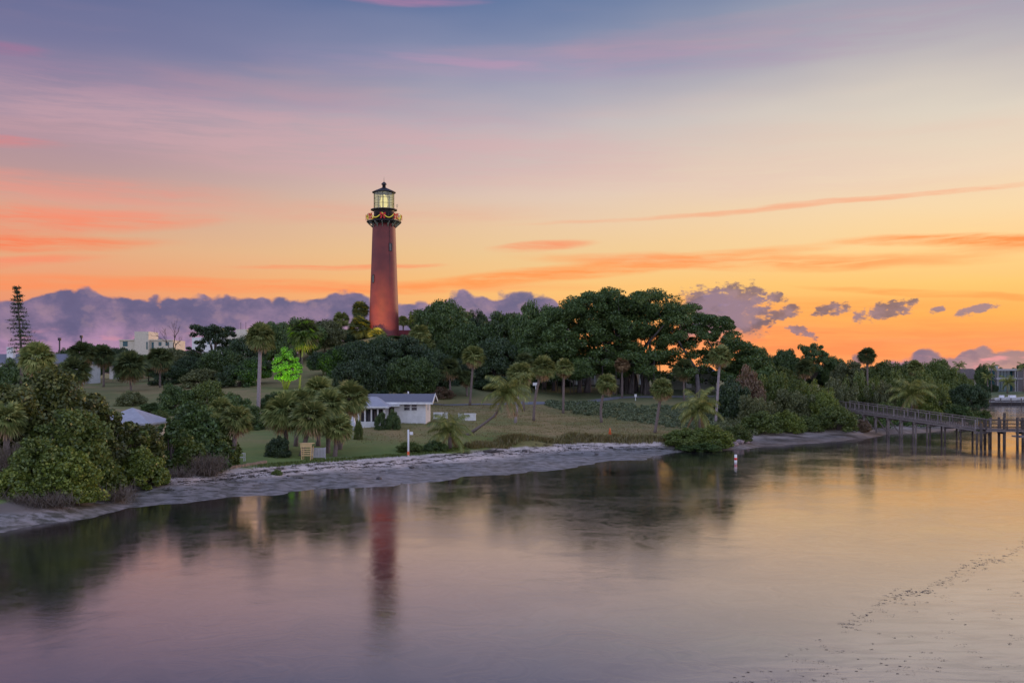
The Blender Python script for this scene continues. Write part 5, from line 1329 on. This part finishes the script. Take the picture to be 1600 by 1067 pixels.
def twigs(px, Y, pytop, hw, label, n=420, seed=1, m='twig'):
    rng = np.random.default_rng(seed); p = P(px, Y, -.1); h = Z(pytop, Y) - p.z; r = hw / F * Y
    o = thing('bare_shrub', label, 'shrub', p); mb = MB(); q = []
    for i in range(n):
        a = rng.uniform(0, 6.283); s = rng.uniform(0, .5) * r; L = rng.uniform(.5, 1)
        b0 = np.array([math.cos(a) * s, math.sin(a) * s * .6, 0]); e = np.array([math.cos(a) * r * rng.uniform(.3, 1), math.sin(a) * r * .6 * rng.uniform(.3, 1), h * L])
        m1 = (b0 + e) / 2 + rng.normal(size=3) * .15
        for (u, v) in ((b0, m1), (m1, e)):
            w = np.array([rng.normal(), rng.normal(), 0]); w = w / (np.linalg.norm(w) + 1e-6) * .014
            q.append(np.array([u - w, u + w, v + w * .6, v - w * .6]))
        for k in range(3):
            s0 = m1 + (e - m1) * rng.uniform(0, 1); t = s0 + rng.normal(size=3) * .3; w = np.array([.01, .006, 0])
            q.append(np.array([s0 - w, s0 + w, t + w * .5, t - w * .5]))
    newobj('twigs', mesh_np('twigs', np.concatenate(q), 'quads', M[m]), o)
twigs(322, 73.6, 713, 36, 'grey-brown leafless twiggy scrub on the sand right of the left thicket', 600, 1)
twigs(18, 59.8, 690, 34, 'bare grey branches tangled at the left edge', 380, 2)
twigs(275, 72.0, 738, 30, 'low reddish dry twigs along the sand under the left thicket', 260, 3)
twigs(60, 57.4, 775, 70, 'dark dry undergrowth along the sand at the bottom left', 500, 4)
twigs(165, 62.6, 765, 60, 'dry twigs and litter at the sand edge below the thicket', 420, 5)

thicket(446, 150, 547, 21, 'lit_leaf', 'small tree lit bright green by a floodlight on the slope', leaf=.10, K=95, n=110, seed=77, name='floodlit_tree', cat='tree', gap=.8, shape='dome', zb=None)
# ---- grasses, ground cover, weed: uncountable
def tufts(name, pts, h, n, m, seed, spread=.25):
    rng = np.random.default_rng(seed); q = []
    for (x, y, z) in pts:
        a = rng.uniform(0, 6.283, n); L = h * rng.uniform(.5, 1.2, n); b = np.stack([x + rng.normal(size=n) * spread, y + rng.normal(size=n) * spread, np.full(n, z)], 1)
        tip = b + np.stack([np.cos(a) * L * .5, np.sin(a) * L * .5, L * .85], 1); mid = (b + tip) / 2 + np.array([0, 0, 1]) * (L * .12)[:, None]
        w = np.stack([-np.sin(a), np.cos(a), np.zeros(n)], 1) * .028
        q.append(np.stack([b - w, b + w, mid + w, mid - w], 1).reshape(-1, 3)); q.append(np.stack([mid - w, mid + w, tip + w * .2, tip - w * .2], 1).reshape(-1, 3))
    o = newobj(name, mesh_np(name, np.concatenate(q), 'quads', M[m])); o['kind'] = 'stuff'; return o
rng = np.random.default_rng(21)
edge = [(400, 77.8), (520, 83.6), (600, 87.6), (700, 92), (760, 97.5), (800, 100.0), (900, 105.4), (1000, 106.8), (1045, 108)]
pts = []
for i in range(760):
    px = 735 + 310 * rng.uniform(0, 1) ** 1.5; Y = np.interp(px, [e[0] for e in edge], [e[1] for e in edge]) + rng.uniform(-.9, .9); q = P(px, Y); pts.append((q.x, q.y, q.z - .03))
tufts('bank_grass', pts, .55, 12, 'grass_blade', 1)['label'] = 'dry reedy grass hanging over the low bank'
pts = []
for i in range(500):
    px = rng.uniform(400, 740); Y = np.interp(px, [e[0] for e in edge], [e[1] for e in edge]) + rng.uniform(-.3, .8); q = P(px, Y); pts.append((q.x, q.y, q.z - .03))
tufts('shore_grass', pts, .16, 12, 'leaf_mid', 2)['label'] = 'short green grass fringe at the top of the beach'
pts = []
for i in range(2600):
    px = rng.uniform(560, 1060); Y = rng.uniform(95, 150); q = P(px, Y)
    if q.z < 1.3: continue
    pts.append((q.x, q.y, q.z - .02))
tufts('lawn_grass', pts, .13, 12, 'grass_blade', 3, .6)['label'] = 'patchy tufts of lawn grass'
def cover(name, poly, count, size, m, label, seed, hh=.5):
    rng = np.random.default_rng(seed); C = []
    while len(C) < count:
        px = rng.uniform(*poly[0]); f = rng.uniform(0, 1)
        y0 = np.interp(px, poly[1], poly[2]); y1 = np.interp(px, poly[1], poly[3]); Y = y0 + (y1 - y0) * f
        q = P(px, Y); C.append((q.x, q.y, q.z + hh * .3))
    C = np.array(C)
    v = clump_leaves(rng, C, np.full(count, hh) * rng.uniform(.6, 1.2, count), 60, size, .6, .5)
    o = newobj(name, mesh_np(name, v, 'quads', M[m])); o['kind'] = 'stuff'; o['label'] = label
cover('ground_cover', ((855, 1120), [855, 900, 960, 1030, 1120], [152, 143, 134, 122, 120], [158, 162, 160, 156, 150]), 620, .12, 'cover', 'grey-green creeping ground cover on the slope above the lawn', 4, .55)
cover('ground_cover', ((1120, 1360), [1120, 1200, 1300, 1360], [113, 121, 129, 134], [140, 150, 158, 160]), 520, .13, 'leaf_olive', 'low scrub under the right-hand woods', 5, .8)
cover('ground_cover', ((1340, 1545), [1340, 1400, 1480, 1545], [134, 140, 147, 182], [170, 185, 192, 192]), 420, .14, 'leaf_dark', 'low mangrove scrub on the headland', 6, .9)
cover('ground_cover', ((-60, 260), [-60, 0, 100, 200, 260], [56, 57.5, 62, 71, 73.5], [64, 70, 74, 78, 80]), 260, .09, 'leaf_mid', 'low leafy undergrowth beneath the left thicket', 7, .5)
cover('undergrowth', ((540, 860), [540, 600, 700, 800, 860], [150, 152, 166, 172, 176], [172, 170, 178, 186, 188]), 420, .16, 'leaf_deep', 'dark undergrowth on the wooded slope', 8, .9)
def weed(name, count, fn, m, seed, label, sz):
    rng = np.random.default_rng(seed); q = []
    for i in range(count):
        x, y, z, s = fn(rng); n = 14
        pos = np.stack([x + rng.normal(size=n) * s, y + rng.normal(size=n) * s * .5, z + rng.uniform(0, s * .25, n)], 1)
        q.append(leaf_quads(rng, pos, np.tile([0, 0, 1.0], (n, 1)), sz, 2.5, .35))
    o = newobj(name, mesh_np(name, np.concatenate(q), 'quads', M[m])); o['kind'] = 'stuff'; o['label'] = label
def f1(rng):
    px = rng.uniform(250, 1060); Y = np.interp(px, [200, 400, 520, 600, 700, 800, 900, 1000, 1060], [67, 74.5, 80, 83, 88, 95, 101, 103.5, 105]) + rng.choice([rng.normal() * .35, rng.normal() * 2.2, 1.8 + rng.normal() * .3 + math.sin(px * .03) * .5]); q = P(px, Y); return q.x, q.y, max(q.z, 0) + .01, rng.uniform(.05, .24)
M['weed'] = simple('dry_seaweed', (.035, .028, .022), (.07, .055, .04), .9, 5)
weed('beach_wrack', 1300, f1, 'weed', 1, 'dark clumps of dried seaweed scattered on the sand', .07)
def f2(rng):
    t = rng.uniform(0, 1) ** .8
    if rng.uniform() < .62: px, py = 1310 + 310 * t, 975 - 130 * t + rng.normal() * (3 + 9 * rng.uniform() ** 3) + 6 * math.sin(t * 17)
    else:
        px = rng.uniform(1130, 1640); py = rng.uniform(max(880, 1060 - (px - 1130) * .45), 1085)
    Y = CAMZ * F / (py - HY); return X(px, Y), Y, .004, .02 + .16 * rng.uniform() ** 2.5
M['floatweed'] = simple('floating_weed', (.15, .12, .10), (.26, .21, .17), .8, 5)
weed('floating_seaweed', 420, f2, 'floatweed', 2, 'drifting shreds of seaweed on the shallow water at the lower right', .022)

# ============================================================ small things on the shore
def rocks():
    for i, (px, Y, s, m, lb) in enumerate([
        (1146, 109.5, .5, 'pinkrock', 'pinkish boulder right of the overhanging mangrove, leftmost'), (1155, 111, .55, 'pinkrock', 'pinkish boulder right of the overhanging mangrove, middle'),
        (1164, 112.5, .45, 'pinkrock', 'pinkish boulder right of the overhanging mangrove, rightmost'),
        (643, 82.5, .22, 'rock', 'dark stone on the sand below the white post'), (820, 97, .28, 'rock', 'dark rock at the top of the white beach below the leaning palm lawn'),
        (798, 94, .2, 'rock', 'small dark rock on the white beach left of centre'), (890, 101, .2, 'rock', 'small dark rock on the sand below the dark bank'), (955, 103, .22, 'rock', 'dark rock on the sand below the orange cone'),
        (932, 97.5, .16, 'rock', 'tiny dark rock in the wet sand centre'), (592, 75.8, .22, 'rock', 'dark stone at the water edge left of the white post'), (470, 75, .16, 'rock', 'small dark stone on the sand below the cream stand'), (450, 75.5, .13, 'rock', 'tiny stone left of the small dark stone on the sand')]):
        rg = np.random.default_rng(i); p = P(px, Y, s * .15)
        import bmesh
        bm = bmesh.new(); bmesh.ops.create_icosphere(bm, subdivisions=2, radius=s)
        for v in bm.verts:
            v.co *= 1 + rg.normal() * .10; v.co.z *= .62; v.co.x *= 1.25
        me = bpy.data.meshes.new('rock'); bm.to_mesh(me); bm.free(); me.materials.append(M[m])
        o = bpy.data.objects.new('rock', me); COL.objects.link(o); o.location = p; o.rotation_euler = (0, 0, rg.uniform(0, 6)); tag(o, lb, 'rock')
rocks()
lg = thing('driftwood_log', 'dark driftwood log lying on the sand right of the low coconut palm', 'log', P(770, 93.2, .1))
MB().tube([(-.9, 0, 0), (-.3, .05, .08), (.4, 0, .05), (1.0, .1, .1)], [.13, .15, .12, .06], 8).obj('stem', M['rock'], lg)
MB().tube([(.1, 0, .1), (.5, -.2, .35)], [.06, .02], 6).obj('branch', M['rock'], lg)

def post():
    p = P(638, 88.2, -.2); o = thing('marker_post', 'tall slim white post with small sign at the beach edge', 'post', p)
    h = Z(671, 88.2) - p.z
    MB().tube([(0, 0, 0), (0, 0, h)], [.085, .08], 10).obj('pole', M['white'], o)
    MB().box((0, -.001, .55), (.185, .185, .3)).obj('orange_band', M['orange'], o)
    MB().box((.26, 0, h - .32), (.28, .03, .26)).obj('sign_plate', M['white'], o)
    MB().beam((0, 0, h - .3), (.26, .02, h - .3), .03, .03).obj('bracket', M['white'], o)
    Y = 92; w = thing('channel_marker', 'short white and pink marker pile standing in the water', 'marker', (X(1149.5, Y), Y, 0))
    MB().tube([(0, 0, -.8), (0, 0, Z(710, Y))], .12, 10).obj('pile', M['white'], w)
    MB().tube([(0, 0, .2), (0, 0, .42)], .128, 10).obj('band', M['ribbon'], w)
post()
def stand():
    Y = 83; b = P(480, Y); o = thing('beach_stand', 'cream-yellow wooden slatted stand lit beside the shore palm clump', 'stand', b, R(-8))
    w = .42; H = Z(692.5, Y) - b.z
    for sx in (-1, 1):
        for sy in (-1, 1):
            MB().beam((sx * (w - .06), sy * .22, -.1), (sx * w, sy * .26, H * .82), .07, .07).obj('leg', M['yellowwood'], o)
    MB().box((0, -.3, H * .88), (w * 2 + .12, .06, H * .22)).obj('top_board', M['yellowwood'], o)
    for i in range(4):
        MB().box((0, -.29, H * (.28 + i * .13)), (w * 1.9, .035, .085)).obj('slat', M['yellowwood'], o)
    MB().box((0, 0, H + .01), (w * 2 + .2, .7, .05)).obj('top', M['yellowwood'], o)
    MB().box((0, 0, H * .26), (w * 1.9, .5, .05)).obj('shelf', M['yellowwood'], o)
    Y = 83.6; b = P(497.5, Y); s = thing('slatted_screen', 'low pale grey vertical-slatted screen beside the cream stand', 'screen', b, R(4))
    H = Z(699.5, Y) - b.z
    for i in range(9): MB().box((-.5 + i * .125, -.02, H * .5 + .06), (.1, .03, H * .88)).obj('slat', M['lattice'], s)
    for zz in (.16, H - .04): MB().box((0, .02, zz), (1.12, .04, .07)).obj('rail', M['lattice'], s)
    for xx in (-.56, .56): MB().box((xx, .02, H / 2), (.06, .07, H + .1)).obj('post', M['lattice'], s)
    Y = 80; b = P(376, Y); f = thing('metal_stand', 'small open white metal frame beside the dark shoreline tree', 'frame', b)
    H = Z(708, Y) - b.z
    for xx in (-.3, .3):
        for yy in (-.2, .2): MB().box((xx, yy, H / 2), (.04, .04, H)).obj('leg', M['white'], f)
    for zz in (H, H * .5): 
        MB().box((0, -.2, zz), (.64, .04, .04)).obj('rail', M['white'], f); MB().box((0, .2, zz), (.64, .04, .04)).obj('rail', M['white'], f)
stand()
# closed white parasol, low white panels, cone, signs
Y = 98; b = P(551.5, Y); o = thing('parasol', 'folded white parasol beneath the right shore palm', 'parasol', b)
H = Z(649, Y) - b.z
MB().tube([(0, 0, 0), (0, 0, H)], .03, 6).obj('pole', M['white'], o)
MB().lathe((0, 0, 0), [(.42, H * .35), (.36, H * .55), (.16, H * .85), (.03, H)], 8, False).obj('canopy', M['sailcloth'], o)
for i, (a, b_, py0, py1, lb) in enumerate(((677, 700, 651, 661, 'low white picket panel at the right corner of the cottage'), (716, 744, 650, 661, 'low white box bench behind the low coconut palm'))):
    Y = 118; c = P((a + b_) / 2, Y); w = (b_ - a) / F * Y; h = (py1 - py0) / F * Y; o = thing('picket_fence' if i == 0 else 'box_bench', lb, 'fence' if i == 0 else 'bench', c)
    c0 = Z(py1, Y) - c.z
    if i == 0:
        for k in range(8): MB().box((-w / 2 + (k + .5) * w / 8, 0, h / 2), (w / 8 * .8, .04, h)).obj('picket', M['white'], o)
        MB().box((0, .05, h * .8), (w, .05, .1)).obj('rail', M['white'], o)
    else:
        MB().box((0, 0, h * .93), (w, .8, .1)).obj('seat', M['white'], o)
        MB().box((0, 0, h * .43), (w * .97, .7, h * .86)).obj('box', M['white'], o)
b = P(953, 110); o = thing('traffic_cone', 'bright orange traffic cone on the lawn', 'cone', b)
MB().lathe((0, 0, 0), [(.17, .04), (.05, .68), (.035, .72)], 12).obj('cone', M['orange'], o)
MB().box((0, 0, .03), (.42, .42, .05)).obj('base', M['orange'], o)
for px, Y, h, w, lb in ((837, 162, 2.3, .9, 'small white signboard in the shade between two lawn palms'), (993, 164, 1.0, .35, 'small white utility post by the path below the banyan')):
    b = P(px, Y); o = thing('sign', lb, 'sign', b)
    MB().box((0, 0, h / 2), (.09, .09, h)).obj('post', M['white'], o); MB().box((0, -.07, h - .2), (w, .05, .45)).obj('panel', M['white'], o)
b = P(930, 190, .9); 
for px, Y, py, lb in ((93, 185, 530, 'lamp post with flat head, left of the pair in the left background'), (127, 200, 526, 'lamp post with flat head, right of the pair in the left background')):
    b = P(px, Y); o = thing('lamp_post', lb, 'lamp post', b); h = Z(py, Y) - b.z
    MB().tube([(0, 0, 0), (0, 0, h)], .14, 8).obj('pole', M['darkwood'], o); MB().box((0, 0, h), (.45, .45, .5)).obj('lamp_head', M['black'], o)
# low stone edging at the corner of the lawn
e = thing('stone_edging', 'low edging of pale orange stones at the corner of the lawn', 'edging', (0, 0, 0))
M['edgestone'] = simple('tan_stone', (.45, .30, .20), (.30, .20, .14), .85, 5)
for i in range(11):
    px = 362 + i * 5.2; Y = 76.6 + i * .33; q = P(px, Y, .06)
    MB().box(q, (.27, .2, random.uniform(.2, .3)), random.uniform(-.1, .25)).obj('stone', M['edgestone'], e)
print('tris', sum(len(o.data.loop_triangles) or len(o.data.polygons) * 2 for o in SC.objects if o.type == 'MESH'), 'objects', len(SC.objects))
